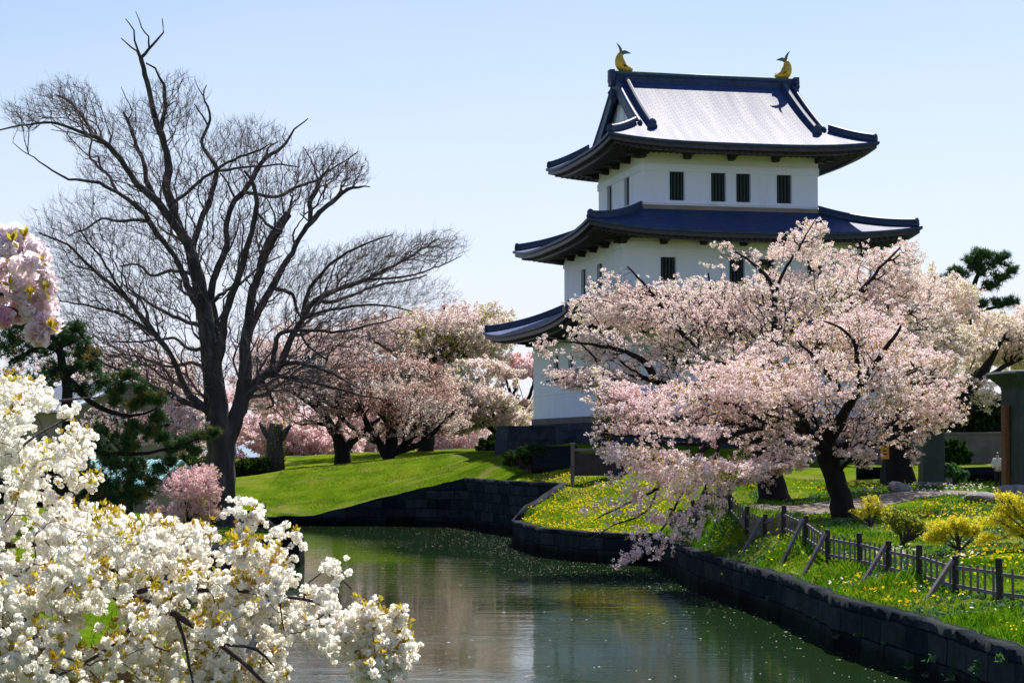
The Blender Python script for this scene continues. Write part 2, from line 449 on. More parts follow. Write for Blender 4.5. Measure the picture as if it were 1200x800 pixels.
def stone_mat(name, c0, c1, mortar, bw, bh, bump=0.9, lichen=None):
    m, nt, out = newmat(name)
    b = nt.nodes.new('ShaderNodeBsdfPrincipled')
    uv = coords(nt, 'UV')
    dn = noise(nt, 1.3, 3, 0.5, uv)
    mxv = nt.nodes.new('ShaderNodeMix'); mxv.data_type = 'VECTOR'; mxv.inputs[0].default_value = 0.10
    nt.links.new(uv, mxv.inputs[4]); nt.links.new(dn.outputs['Color'], mxv.inputs[5])
    br = nt.nodes.new('ShaderNodeTexBrick')
    br.offset = 0.43; br.squash = 1.25; br.squash_frequency = 3
    br.inputs['Scale'].default_value = 1.0
    br.inputs['Brick Width'].default_value = bw; br.inputs['Row Height'].default_value = bh
    br.inputs['Mortar Size'].default_value = 0.022; br.inputs['Mortar Smooth'].default_value = 0.4
    br.inputs['Color1'].default_value = (*c0, 1); br.inputs['Color2'].default_value = (*c1, 1)
    br.inputs['Mortar'].default_value = (*mortar, 1)
    nt.links.new(mxv.outputs[1], br.inputs['Vector'])
    n = noise(nt, 2.2, 8, 0.68, uv)
    r = ramp(nt, [(0.3, (0.5, 0.52, 0.5)), (0.68, (1.45, 1.4, 1.3))])
    nt.links.new(n.outputs['Fac'], r.inputs[0])
    mx = nt.nodes.new('ShaderNodeMix'); mx.data_type = 'RGBA'; mx.blend_type = 'MULTIPLY'; mx.inputs[0].default_value = 1
    nt.links.new(br.outputs['Color'], mx.inputs[6]); nt.links.new(r.outputs[0], mx.inputs[7])
    col = mx.outputs[2]
    if lichen:
        n4 = noise(nt, 0.9, 6, 0.7, uv)
        r4 = ramp(nt, [(0.56, (0, 0, 0)), (0.66, (1, 1, 1))])
        nt.links.new(n4.outputs['Fac'], r4.inputs[0])
        m4 = nt.nodes.new('ShaderNodeMix'); m4.data_type = 'RGBA'
        m4.inputs[7].default_value = (*lichen, 1)
        nt.links.new(r4.outputs[0], m4.inputs[0]); nt.links.new(col, m4.inputs[6])
        col = m4.outputs[2]
    if lichen:
        sx = nt.nodes.new('ShaderNodeSeparateXYZ'); nt.links.new(coords(nt, 'Object'), sx.inputs[0])
        wob = noise(nt, 0.8, 4, 0.6, uv)
        ad = nt.nodes.new('ShaderNodeMath'); ad.operation = 'MULTIPLY_ADD'; ad.inputs[1].default_value = -0.5
        nt.links.new(wob.outputs['Fac'], ad.inputs[0]); nt.links.new(sx.outputs['Z'], ad.inputs[2])
        r5 = ramp(nt, [(0.0, (0.30, 0.42, 0.30)), (0.12, (0.55, 0.62, 0.5)), (0.3, (1, 1, 1))])
        nt.links.new(ad.outputs[0], r5.inputs[0])
        m5 = nt.nodes.new('ShaderNodeMix'); m5.data_type = 'RGBA'; m5.blend_type = 'MULTIPLY'; m5.inputs[0].default_value = 1
        nt.links.new(col, m5.inputs[6]); nt.links.new(r5.outputs[0], m5.inputs[7])
        col = m5.outputs[2]
    nt.links.new(col, b.inputs['Base Color'])
    b.inputs['Roughness'].default_value = 0.95
    b.inputs['Specular IOR Level'].default_value = 0.04
    hm = nt.nodes.new('ShaderNodeMath'); hm.operation = 'MULTIPLY_ADD'; hm.inputs[1].default_value = 0.6
    nt.links.new(n.outputs['Fac'], hm.inputs[0])
    inv = nt.nodes.new('ShaderNodeMath'); inv.operation = 'SUBTRACT'; inv.inputs[0].default_value = 1.0
    nt.links.new(br.outputs['Fac'], inv.inputs[1]); nt.links.new(inv.outputs[0], hm.inputs[2])
    bp = nt.nodes.new('ShaderNodeBump'); bp.inputs['Strength'].default_value = bump; bp.inputs['Distance'].default_value = 0.08
    nt.links.new(hm.outputs[0], bp.inputs['Height']); nt.links.new(bp.outputs[0], b.inputs['Normal'])
    nt.links.new(b.outputs[0], out.inputs['Surface'])
    return m
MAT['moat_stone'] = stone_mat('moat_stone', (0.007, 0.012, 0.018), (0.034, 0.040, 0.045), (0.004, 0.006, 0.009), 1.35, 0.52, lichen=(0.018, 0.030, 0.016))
MAT['castle_stone'] = stone_mat('castle_stone', (0.035, 0.040, 0.058), (0.05, 0.054, 0.072), (0.026, 0.03, 0.042), 1.5, 0.8)

def roof_mat(name, base0, base1, rough):
    m, nt, out = newmat(name)
    b = nt.nodes.new('ShaderNodeBsdfPrincipled')
    uv = coords(nt, 'UV')
    br = nt.nodes.new('ShaderNodeTexBrick')
    br.offset = 0.5
    br.inputs['Scale'].default_value = 1.0
    br.inputs['Brick Width'].default_value = 0.55; br.inputs['Row Height'].default_value = 0.26
    br.inputs['Mortar Size'].default_value = 0.018; br.inputs['Mortar Smooth'].default_value = 0.5
    br.inputs['Color1'].default_value = (*base0, 1); br.inputs['Color2'].default_value = (*base1, 1)
    br.inputs['Mortar'].default_value = (base0[0] * .35, base0[1] * .35, base0[2] * .35, 1)
    nt.links.new(uv, br.inputs['Vector'])
    st = coords(nt, 'UV', (1.1, 0.10, 1))
    n = noise(nt, 1.0, 5, 0.6, st)
    r = ramp(nt, [(0.3, (0.88, 0.88, 0.88)), (0.7, (1.12, 1.1, 1.1))])
    nt.links.new(n.outputs['Fac'], r.inputs[0])
    mx = nt.nodes.new('ShaderNodeMix'); mx.data_type = 'RGBA'; mx.blend_type = 'MULTIPLY'; mx.inputs[0].default_value = 1
    nt.links.new(br.outputs['Color'], mx.inputs[6]); nt.links.new(r.outputs[0], mx.inputs[7])
    nt.links.new(mx.outputs[2], b.inputs['Base Color'])
    rr = nt.nodes.new('ShaderNodeMapRange'); rr.inputs[1].default_value = 0.3; rr.inputs[2].default_value = 0.7
    rr.inputs[3].default_value = rough - 0.025; rr.inputs[4].default_value = rough + 0.025
    nt.links.new(n.outputs['Fac'], rr.inputs[0]); nt.links.new(rr.outputs[0], b.inputs['Roughness'])
    b.inputs['Specular IOR Level'].default_value = 0.165
    b.inputs['Specular Tint'].default_value = (1.0, 0.90, 0.88, 1)
    bp = nt.nodes.new('ShaderNodeBump'); bp.invert = True
    bp.inputs['Strength'].default_value = 0.7; bp.inputs['Distance'].default_value = 0.03
    nt.links.new(br.outputs['Fac'], bp.inputs['Height']); nt.links.new(bp.outputs[0], b.inputs['Normal'])
    nt.links.new(b.outputs[0], out.inputs['Surface'])
    return m
MAT['roof'] = roof_mat('copper_plate_roof', (0.015, 0.040, 0.120), (0.030, 0.064, 0.170), 0.62)
# ---------------------------------------------------------------- terrain, water
LEFT_BANK = [(-2.2, -60), (-2.3, -10), (-2.5, 8), (-2.8, 20), (-4.4, 33), wat(316, 762), (-9.5, 50.5), (-11.5, 60), (-12, 72), wat(296, 667), wat(351, 664), wat(356, 661), (-9.3, 84.5), (-10.6, 87), (-13.2, 93), (-14.6, 101), (-15.9, 110), wat(296, 617)]
FAR_BANK = [wat(296, 617), wat(367.5, 616), wat(465, 615.5), wat(545, 616.5), wat(600, 626), (2.6, 107.2), (2.5, 104.6), (0.7, 101.0), wat(600, 637)]
RIGHT_BANK = [wat(600, 637), wat(605, 641), wat(630, 650), wat(682, 657), wat(714, 659), wat(766, 662), wat(820, 692), wat(915, 727), wat(978, 761), wat(1073, 793), (9.9, 30), (10.6, 12), (11.2, -60)]
WATER_POLY = LEFT_BANK[:-1] + FAR_BANK[:-1] + RIGHT_BANK

def ctl():
    C = []
    def p(px, py, d): C.append(tuple(at(px, py, d)))
    def w(px, py, z): x, y = wat(px, py); C.append((x, y, z))
    def q(x, y, z): C.append((x, y, z))
    for c in [(1169, 703, 45), (1075, 681, 50), (969, 657, 57), (917, 624, 64), (855, 608, 72), (827, 594, 77)]: p(*c)
    for c in [(990, 610, 74), (905, 590, 81), (1000, 577, 94), (1000, 541, 120), (1190, 541, 120), (1185, 577, 90), (1172, 566, 95), (1095, 568, 90),
              (1100, 606, 70), (1190, 640, 58), (1120, 640, 59), (1020, 620, 66), (1250, 612, 70), (1260, 700, 47), (950, 575, 93), (860, 575, 93)]: p(*c)
    for c in [(690, 569, 105), (740, 554, 107), (650, 596, 99), (700, 600, 95), (770, 590, 96), (800, 562, 101), (720, 632, 86.5), (670, 590, 101.5)]: p(*c)
    for c in [(640, 528, 123), (600, 530, 127), (700, 528, 122), (800, 530, 122), (900, 532, 122)]: p(*c)
    for c in [(630, 551, 116), (590, 547, 121), (700, 549, 113), (800, 548, 113), (900, 550, 111)]: p(*c)
    for c in [(266, 560, 142), (352, 549, 142), (450, 539, 142), (547, 530, 141), (589, 528, 140)]: p(*c)
    for c in [(266, 560, 142), (352, 549, 142), (450, 539, 142), (547, 530, 141)]:
        x, y, z = at(*c); q(x * 1.06, y + 10, z - 0.15)
    for c in [(330, 580, 131), (430, 565, 132), (510, 552, 132)]: p(*c)
    for px, py, z in [(605, 641, 1.22), (630, 650, 1.22), (682, 657, 1.25), (714, 659, 1.25), (766, 662, 1.3), (820, 692, 1.27), (915, 727, 1.27), (978, 761, 1.27), (1073, 793, 1.27),
                      (296, 617, .55), (367.5, 616, .6), (420, 616, 1.3), (465, 615.5, 1.95), (545, 616.5, 3.0), (572, 621, 3.0), (600, 626, 3.0), (355, 661, 1.2), (315, 765, .9)]: w(px, py, z)
    q(2.6, 106.6, 2.9); q(9.9, 30, 1.27); q(10.6, 12, 1.27); q(11.2, -40, 1.27)
    for c in [(-12, 93, 1.2), (-11, 84, 1.25), (-15, 85, 1.3), (-20, 96, 1.35), (-19, 108, 1.2), (-11, 60, 1.2), (-7, 40, 1.1), (-6, 22, 1.25), (-5, 5, 1.3), (-14, 30, 1.4), (-25, 60, 1.5),
              (-30, 100, 1.8), (-27, 125, 1.7), (-40, 140, 2.6), (-40, 60, 1.8), (-20, -30, 1.3), (36, 60, 2.6), (40, 100, 3.3), (16, 15, 1.4), (40, 20, 2), (40, -30, 2), (45, 135, 4.2),
              (14, 148, 4.3), (26, 150, 4.3), (5, 146, 4.4), (14, 165, 4.4), (-10, 165, 4.3), (30, 170, 4.4), (-35, 170, 3.4)]: q(*c)
    return np.array(C)
CT = ctl()
def _fit():
    n = len(CT)
    d = np.hypot(CT[:, None, 0] - CT[None, :, 0], CT[:, None, 1] - CT[None, :, 1])
    K = np.where(d > 0, d * d * np.log(d + 1e-9), 0) + np.eye(n) * 0.6
    P = np.c_[np.ones(n), CT[:, :2]]
    A = np.block([[K, P], [P.T, np.zeros((3, 3))]])
    return np.linalg.solve(A, np.r_[CT[:, 2], 0, 0, 0])
TW = _fit()
EDGE_TOP = []
for line, tops in ((LEFT_BANK, [1.2] * 4 + [1.0, .8, 1.0, 1.1, 1.15, 1.2, 1.2, 1.2, 1.2, 1.2, 1.1, .9, .7, .55]),
                   (FAR_BANK, [.55, .6, 1.95, 3.0, 3.0, 3.0, 2.9, 1.9, 1.22]),
                   (RIGHT_BANK, [1.22, 1.22, 1.22, 1.25, 1.25, 1.3, 1.27, 1.27, 1.27, 1.27, 1.27, 1.27, 1.27])):
    EDGE_TOP += [(*a, *b, ta, tb) for a, b, ta, tb in zip(line[:-1], line[1:], tops[:-1], tops[1:])]
def edge_top(x, y):
    best = np.full(len(x), 1e9); top = np.full(len(x), 1.25)
    for ax, ay, bx, by, ta, tb in EDGE_TOP:
        ux, uy = bx - ax, by - ay
        t = np.clip(((x - ax) * ux + (y - ay) * uy) / (ux * ux + uy * uy + 1e-12), 0, 1)
        d = np.hypot(x - ax - t * ux, y - ay - t * uy)
        m = d < best
        best = np.where(m, d, best); top = np.where(m, ta + (tb - ta) * t, top)
    return best, top
def land(x, y):
    x, y = np.broadcast_arrays(np.asarray(x, float), np.asarray(y, float))
    sh = x.shape
    x, y = x.ravel(), y.ravel()
    out = np.empty(len(x))
    cx_, cy_ = np.clip(x, -45, 50), np.clip(y, -60, 175)
    for s in range(0, len(x), 20000):
        a, b = cx_[s:s + 20000], cy_[s:s + 20000]
        d = np.hypot(a[:, None] - CT[None, :, 0], b[:, None] - CT[None, :, 1])
        out[s:s + 20000] = (d * d * np.log(d + 1e-9)) @ TW[:-3] + TW[-3] + TW[-2] * a + TW[-1] * b
    out = np.clip(out, 0.45, 5.2)
    near = (np.abs(x) < 60) & (y > -80) & (y < 140)
    if near.any():
        w, tp = edge_top(x[near], y[near])
        k = np.clip((w - 0.3) / 1.5, 0, 1); k = k * k * (3 - 2 * k)
        out[near] = out[near] * k + tp * (1 - k)
    far = np.clip((y - 205) / 60.0, 0, 1); far = far * far * (3 - 2 * far)
    return (out * (1 - far) - 13 * far).reshape(sh)
def wdist(x, y):
    """signed distance to the water's edge, positive on land"""
    ins = in_poly(x, y, WATER_POLY)
    d = seg_dist(x, y, WATER_POLY + WATER_POLY[:1])
    return np.where(ins, -d, d)

def build_terrain():
    def axis(a, b, step, lo, hi):
        mid = np.arange(a, b + 1e-6, step)
        g, s, v = [], step, b
        while v < hi: s *= 1.35; v += s; g.append(v)
        h, s, v = [], step, a
        while v > lo: s *= 1.35; v -= s; h.append(v)
        return np.r_[h[::-1], mid, g]
    xs = axis(-20, 30, 0.25, -3000, 3000)
    ys = axis(40, 128, 0.25, -300, 3000)
    X, Y = np.meshgrid(xs, ys)
    Z = land(X, Y)
    near = (X > -60) & (X < 60) & (Y > -80) & (Y < 180)
    W = np.full(X.shape, 99.0)
    W[near] = wdist(X[near], Y[near])
    bumpy = (vnoise(X, Y, 1.3, 3) - 0.5) * 0.10 + (vnoise(X, Y, 0.45, 4) - 0.5) * 0.05
    Z = Z + bumpy * np.clip((W - 0.45) / 0.8, 0, 1) * (Y < 200)
    k = np.clip((W - 0.08) / 0.27, 0, 1)
    Z = Z * k + (-1.3) * (1 - k)
    n, m = X.shape
    idx = np.arange(n * m).reshape(n, m)
    F = np.stack([idx[:-1, :-1], idx[:-1, 1:], idx[1:, 1:], idx[1:, :-1]], -1).reshape(-1, 4)
    o = npmesh('ground', np.stack([X, Y, Z], -1), F, MAT['grass_ground'], smooth=True)
    tag(o, 'green grassy banks and lawns around the moat', 'ground', kind='structure')
    mb = MB()
    mb.add([(-40, -80, 0), (40, -80, 0), (40, 140, 0), (-40, 140, 0)], [(0, 1, 2, 3)])
    o = mb.build('water', MAT['water'])
    tag(o, 'dark green still water of the moat', 'water', kind='structure')
    mb = MB()
    mb.add([(-30000, 215, -10), (30000, 215, -10), (30000, 40000, -10), (-30000, 40000, -10)], [(0, 1, 2, 3)])
    tag(mb.build('sea', MAT['sea']), 'pale blue sea behind the trees', 'sea', kind='structure')
build_terrain()

def moat_wall(name, line, label, seed, thick=0.45, lip=0.05):
    pts = []
    for a, b in zip(line[:-1], line[1:]):
        a, b = np.array(a), np.array(b)
        n = max(1, int(np.linalg.norm(b - a) / 0.45))
        pts += [a + (b - a) * i / n for i in range(n)]
    pts.append(np.array(line[-1]))
    pts = np.array(pts)
    r = np.random.default_rng(seed)
    t = np.gradient(pts, axis=0); t /= np.linalg.norm(t, axis=1)[:, None]
    nrm = np.c_[t[:, 1], -t[:, 0]]                 # towards land, by orientation
    test = pts + nrm * 0.3
    if (wdist(test[:, 0], test[:, 1]) < 0).mean() > .5: nrm = -nrm
    arc = np.r_[0, np.cumsum(np.linalg.norm(np.diff(pts, axis=0), axis=1))]
    top = land(pts[:, 0], pts[:, 1]) + lip
    top = top + (np.floor(arc / 0.95) % 3 - 1) * 0.02 + r.normal(0, .012, len(arc))
    rows = 7
    V, UV = [], []
    for j in range(rows):
        f = j / (rows - 1)
        z = -1.0 + (top + 1.0) * f
        off = (vnoise(arc, z * 1.0, 0.55, seed) - 0.5) * 0.17 + 0.07 * f - 0.06
        if j == rows - 1: off = off - 0.045
        V.append(np.c_[pts + nrm * off[:, None], z]); UV.append(np.c_[arc, z])
    V.append(np.c_[pts + nrm * thick, top + 0.01]); UV.append(np.c_[arc, top + thick])
    V.append(np.c_[pts + nrm * thick, top - 1.2]); UV.append(np.c_[arc, top + thick + .4])
    V = np.stack(V, 1); UV = np.stack(UV, 1)
    n, m = V.shape[:2]
    idx = np.arange(n * m).reshape(n, m)
    F = np.stack([idx[:-1, :-1], idx[1:, :-1], idx[1:, 1:], idx[:-1, 1:]], -1).reshape(-1, 4)
    o = npmesh(name, V, F, MAT['moat_stone'], uv=UV.reshape(-1, 2))
    return tag(o, label, 'retaining wall')
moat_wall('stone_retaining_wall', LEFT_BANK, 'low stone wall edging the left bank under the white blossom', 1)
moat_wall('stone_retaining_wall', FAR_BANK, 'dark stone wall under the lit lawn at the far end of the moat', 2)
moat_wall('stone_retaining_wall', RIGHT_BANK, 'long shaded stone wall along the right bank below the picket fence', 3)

def build_path():
    line = [at(1300, 590, 82)[:2], at(1150, 592, 84)[:2], at(1085, 592, 84)[:2], at(1020, 597, 80)[:2], at(960, 603, 77)[:2], at(900, 606, 76)[:2], at(850, 600, 79)[:2]]
    P = catmull(np.array(line), 0.4)
    t = np.gradient(P, axis=0); t /= np.linalg.norm(t, axis=1)[:, None]
    nr = np.c_[-t[:, 1], t[:, 0]]
    rows = []
    for j, w in enumerate(np.linspace(-1, 1, 9)):
        hw = 1.25 + 0.35 * (vnoise(np.arange(len(P)), np.full(len(P), j // 5), 4, 5) - .5)
        q = P + nr * (w * hw)[:, None]
        rows.append(np.c_[q, land(q[:, 0], q[:, 1]) + 0.075 - 0.05 * abs(w) ** 4])
    V = np.stack(rows, 1); n, m = V.shape[:2]
    idx = np.arange(n * m).reshape(n, m)
    F = np.stack([idx[:-1, :-1], idx[1:, :-1], idx[1:, 1:], idx[:-1, 1:]], -1).reshape(-1, 4)
    tag(npmesh('path', V, F, MAT['path_soil'], smooth=True), 'bare earth path behind the fence', 'path', kind='structure')
build_path()

# ---------------------------------------------------------------- the castle keep
TH = 0.218
KX, KY = 14.95, 148.0
A3, B3, A2, B2, A1, B1 = 6.89, 6.06, 9.09, 8.57, 11.17, 10.65
OV = 3.5
KS = 0.9324                                # the keep is drawn at 148 m and set down at 138 m at its true size there
keep = empty('castle_keep', (KX * KS, KY * KS, EYE * (1 - KS)), 'white three storey castle keep with dark curved roofs', 'castle', TH)
keep.scale = (KS, KS, KS)

def klocal(P):
    c, s = math.cos(TH), math.sin(TH)
    x, y = P[..., 0] - KX, P[..., 1] - KY
    return np.stack([c * x + s * y, -s * x + c * y, P[..., 2]], -1)
def khit(px, py, axis, val):
    """keep-local point where a pixel's ray meets the wall plane local[axis] = val"""
    a = klocal(np.array([0, 0, EYE])); b = klocal(at(px, py, 100.0))
    t = (val - a[axis]) / (b[axis] - a[axis])
    return a + (b - a) * t

def wall_sheet(mb, back, bars, u0, u1, z0, z1, wins, place, depth=0.32):
    """a wall face with real openings: place(u, z, inset) gives the local point"""
    us = sorted({u0, u1, *[w[0] for w in wins], *[w[1] for w in wins]})
    zs = sorted({z0, z1, *[w[2] for w in wins], *[w[3] for w in wins]})
    for i in range(len(us) - 1):
        for j in range(len(zs) - 1):
            cu, cz = (us[i] + us[i + 1]) / 2, (zs[j] + zs[j + 1]) / 2
            if any(w[0] < cu < w[1] and w[2] < cz < w[3] for w in wins): continue
            mb.add([place(us[i], zs[j], 0), place(us[i + 1], zs[j], 0), place(us[i + 1], zs[j + 1], 0), place(us[i], zs[j + 1], 0)], [(0, 1, 2, 3)])
    for w in wins:
        a, b, c, d = w
        for (p, q) in [((a, c), (b, c)), ((b, c), (b, d)), ((b, d), (a, d)), ((a, d), (a, c))]:
            mb.add([place(p[0], p[1], 0), place(q[0], q[1], 0), place(q[0], q[1], depth + .05), place(p[0], p[1], depth + .05)], [(0, 1, 2, 3)])

def storey(half, z0, z1, trim, front, left, zw_f, label=None):
    A, B = half
    mb = MB()
    faces = [(lambda u, z, i: (u, -B + i, z), -A, A, front), (lambda u, z, i: (-A + i, u, z), -B, B, left),
             (lambda u, z, i: (u, B - i, z), -A, A, front), (lambda u, z, i: (A - i, u, z), -B, B, left)]
    for pl, a, b, wins in faces:
        wall_sheet(mb, None, None, a, b, z0, z1, wins, pl)
    wall = mb.build('wall', MAT['plaster'], keep)
    # raised plaster bands
    for zc, h, pr in trim:
        t = MB()
        for sx, sy in ((0, -1), (0, 1), (-1, 0), (1, 0)):
            if sy: t.box((0, sy * (B + pr / 2), zc), (2 * A + 2 * pr, pr, h))
            else: t.box((sx * (A + pr / 2), 0, zc), (pr, 2 * B - .004, h))
        t.build('plaster_band', MAT['plaster'], wall, bevel=0.02)
    fz = MB()
    ft = trim[0][0] + trim[0][1] / 2
    for s in (-1, 1):
        fz.box((0, s * (B + .012), (ft + z1) / 2), (2 * A + .048, .024, z1 - ft - .01))
        fz.box((s * (A + .012), 0, (ft + z1) / 2), (.024, 2 * B - .01, z1 - ft - .01))
    fz.build('frieze', MAT['plaster_cream'], wall)
    # windows: dark shutter boards deep in the opening, upright bars in front
    for pl, a, b, wins in faces:
        for w in wins:
            k = MB()
            k.add([pl(w[0], w[2], .31), pl(w[1], w[2], .31), pl(w[1], w[3], .31), pl(w[0], w[3], .31)], [(0, 1, 2, 3)])
            wo = k.build('window', MAT['window_dark'], keep)
            fr = MB()
            for a_, b_ in (((w[0] - .10, w[2] - .045), (w[1] + .10, w[2] - .045)), ((w[0] - .10, w[3] + .045), (w[1] + .10, w[3] + .045))):
                fr.bar(pl(a_[0], a_[1], -.012), pl(b_[0], b_[1], -.012), .085, .085)
            for u_ in (w[0] - .045, w[1] + .045):
                fr.bar(pl(u_, w[2] - .002, -.010), pl(u_, w[3] + .002, -.010), .075, .075, up=(1, .3, 0))
            fr.build('window_frame', MAT['plaster'], wo)
            r = MB(); nb = 4 if (w[1] - w[0]) > .8 else 3
            for i in range(nb):
                u = w[0] + (w[1] - w[0]) * (i + .7) / (nb + .4)
                r.bar(pl(u, w[2] + .005, .2), pl(u, w[3] - .005, .2), .11, .11, up=(1, .3, 0))
            r.build('window_bars', MAT['window_bar'], wo)

def win_front(B, pxs, y0, y1):
    out = []
    for a, b in pxs:
        p, q = khit(a, y0, 1, -B), khit(b, y1, 1, -B)
        out.append((p[0], q[0], q[2], p[2]))
    z0 = np.mean([w[2] for w in out]); z1 = np.mean([w[3] for w in out])
    return [(a, b, z0, z1) for a, b, _, _ in out]
def win_left(A, spec):
    out = []
    for a, b, y0, y1 in spec:
        p, q = khit(a, y0, 0, -A), khit(b, y1, 0, -A)
        out.append((min(p[1], q[1]), max(p[1], q[1]), None, None))
    return out
f3 = win_front(B3, [(784.5, 802), (833, 850.5), (862.5, 879.5), (910, 927.5)], 203, 237)
f2 = win_front(B2, [(774, 792)], 301, 333)
w2 = f2[0][1] - f2[0][0]
f2 = f2 + [(u, u + w2, f2[0][2], f2[0][3]) for u in (-1.0, 1.3, 5.0)]
l3 = [(a, b, f3[0][2], f3[0][3]) for a, b, _, _ in win_left(A3, [(712, 717.5, 215, 250), (732, 738, 210, 245)])]
l2 = [(a, b, f2[0][2], f2[0][3]) for a, b, _, _ in win_left(A2, [(681.5, 687, 315, 345), (700, 706, 309, 340)])]
l1z = khit(651, 417, 0, -A1)[2], khit(651, 444, 0, -A1)[2]
l1 = [(a, b, l1z[1], l1z[0]) for a, b, _, _ in win_left(A1, [(649.5, 655, 417, 444), (666.5, 672, 416, 443)])]
f1 = [(u, u + w2, l1z[1], l1z[0]) for u in (-6.5, -2.0, 1.0, 6.0)]
storey((A3, B3), 21.6, 27.0, [(25.56, .56, .09), (22.98, .16, .07)], f3, l3, None)
storey((A2, B2), 15.0, 20.75, [(19.55, .55, .09)], f2, l2, None)
storey((A1, B1), 7.2, 14.2, [(12.45, .5, .09), (9.05, .12, .05)], f1, l1, None)

# ---- roofs
def roof_sheet(name, quads, parent):
    """quads: list of (grid V[n,m,3], UV[n,m,2])"""
    Vs, Fs, Us, o = [], [], [], 0
    for V, U in quads:
        n, m = V.shape[:2]
        idx = np.arange(n * m).reshape(n, m) + o
        Fs.append(np.stack([idx[:-1, :-1], idx[1:, :-1], idx[1:, 1:], idx[:-1, 1:]], -1).reshape(-1, 4))
        Vs.append(V.reshape(-1, 3)); Us.append(U.reshape(-1, 2)); o += n * m
    return npmesh(name, np.vstack(Vs), np.vstack(Fs), MAT['roof'], parent, uv=np.vstack(Us), smooth=True)

SIDES = [((1, 0), (0, -1)), ((0, 1), (1, 0)), ((-1, 0), (0, 1)), ((0, -1), (-1, 0))]   # (along, outward)

def eaves(roof, Ao, Bo, Aw, Bw, zmid, up, zwall):
    """fascia boards, soffit, rafters and brackets under the eave of a tier"""
    fas, fas2, sof, raf, brk = MB(), MB(), MB(), MB(), MB()
    def zc(s): return zmid + up * abs(s) ** 3.2
    for (al, ou) in SIDES:
        E, O = (Ao, Bo) if al[0] else (Bo, Ao)
        Ew, Ow = (Aw, Bw) if al[0] else (Bw, Aw)
        def P(a, o, z): return (al[0] * a + ou[0] * o, al[1] * a + ou[1] * o, z)
        S = np.linspace(-1, 1, 41)
        def strip(mb, inset, zt, zb, th):
            rings = []
            for s in S:
                e = E - inset; z = zc(s)
                rings.append([P(s * e, O - inset, z + zt), P(s * (e - th), O - inset - th, z + zt), P(s * (e - th), O - inset - th, z + zb), P(s * e, O - inset, z + zb)])
            mb.loft(rings)
        strip(fas, 0.0, -0.005, -0.20, 0.30)
        strip(fas2, 0.16, -0.20, -0.50, 0.28)
        strip(fas2, 0.62, -0.44, -0.72, 0.25)
        g = []
        for s in S:
            g.append([P(s * (E - .3), O - .3, zc(s) - .36), P(s * Ew, Ow - .02, zwall + .15 + .15 * abs(s) ** 3)])
        for i in range(len(g) - 1):
            sof.add([g[i][0], g[i + 1][0], g[i + 1][1], g[i][1]], [(0, 1, 2, 3)])
        n = int(2 * E / 0.46)
        for i in range(n + 1):
            a = -E + .35 + (2 * E - .7) * i / n
            s = a / E
            o_in = Ow if abs(a) <= Ew else Ow + (abs(a) - Ew) * (O - Ow) / (E - Ew)
            if O - .62 - o_in < .3: continue
            f = (o_in - Ow) / (O - Ow)
            zi = zwall + .02 + (zc(s) - .55 - zwall) * f
            raf.bar(P(a, O - .50, zc(s) - .56), P(a, o_in, zi), .17, .2)
        n = max(3, int(round(2 * Ew / 3.3)))
        for i in range(n + 1):
            a = -Ew + 2 * Ew * i / n
            brk.bar(P(a, Ow - .1, zwall - .16), P(a, Ow + 1.25, zwall - .12), .5, .34)
            brk.bar(P(a, Ow - .1, zwall - .40), P(a, Ow + .62, zwall - .36), .44, .24)
        rings = []
        for s in S:
            rings.append([P(s * (Ew + 1.05), Ow + 1.05, zwall + .12 + .25 * abs(s) ** 4), P(s * (Ew + .8), Ow + .8, zwall + .12 + .25 * abs(s) ** 4), P(s * (Ew + .8), Ow + .8, zwall - .08 + .25 * abs(s) ** 4), P(s * (Ew + 1.05), Ow + 1.05, zwall - .08 + .25 * abs(s) ** 4)])
        brk.loft(rings)
    fas.build('eave_edge', MAT['ridge_tile'], roof)
    fas2.build('eave_board', MAT['fascia'], roof)
    sof.build('soffit', MAT['dark_wood'], roof)
    raf.build('rafters', MAT['dark_wood'], roof)
    brk.build('eave_brackets', MAT['dark_wood'], roof)

def ridge_bar(mb, pts, w, h):
    """a stacked-tile ridge: body, wider base and rounded cap"""
    pts = [Vector(p) for p in pts]
    rings = []
    prof = [(-.62, -.12), (-.62, .12), (-.42, .18), (-.40, .62), (-.52, .70), (-.36, .95), (0, 1.05), (.36, .95), (.52, .70), (.40, .62), (.42, .18), (.62, .12), (.62, -.12)]
    for i, p in enumerate(pts):
        t = pts[min(i + 1, len(pts) - 1)] - pts[max(i - 1, 0)]
        x = Vector((t.y, -t.x, 0)).normalized()
        rings.append([p + x * (a * w) + Vector((0, 0, b * h)) for a, b in prof])
    mb.loft(rings)
def ornament(mb, p, dirv, s):
    """round-shouldered end tile closing a ridge"""
    p = Vector(p); d = Vector((dirv[0], dirv[1], 0)).normalized(); x = Vector((d.y, -d.x, 0))
    prof = [(-.55, -.15), (.55, -.15), (.62, .2), (.48, .45), (.5, .75), (.28, 1.0), (0, 1.12), (-.28, 1.0), (-.5, .75), (-.48, .45), (-.62, .2)]
    rings = [[p + d * o + x * (a * s * k) + Vector((0, 0, (b * k + (1 - k) * .4) * s)) for a, b in prof] for o, k in ((-.12 * s, .95), (.1 * s, 1), (.24 * s, .72), (.3 * s, .35))]
    mb.loft(rings)

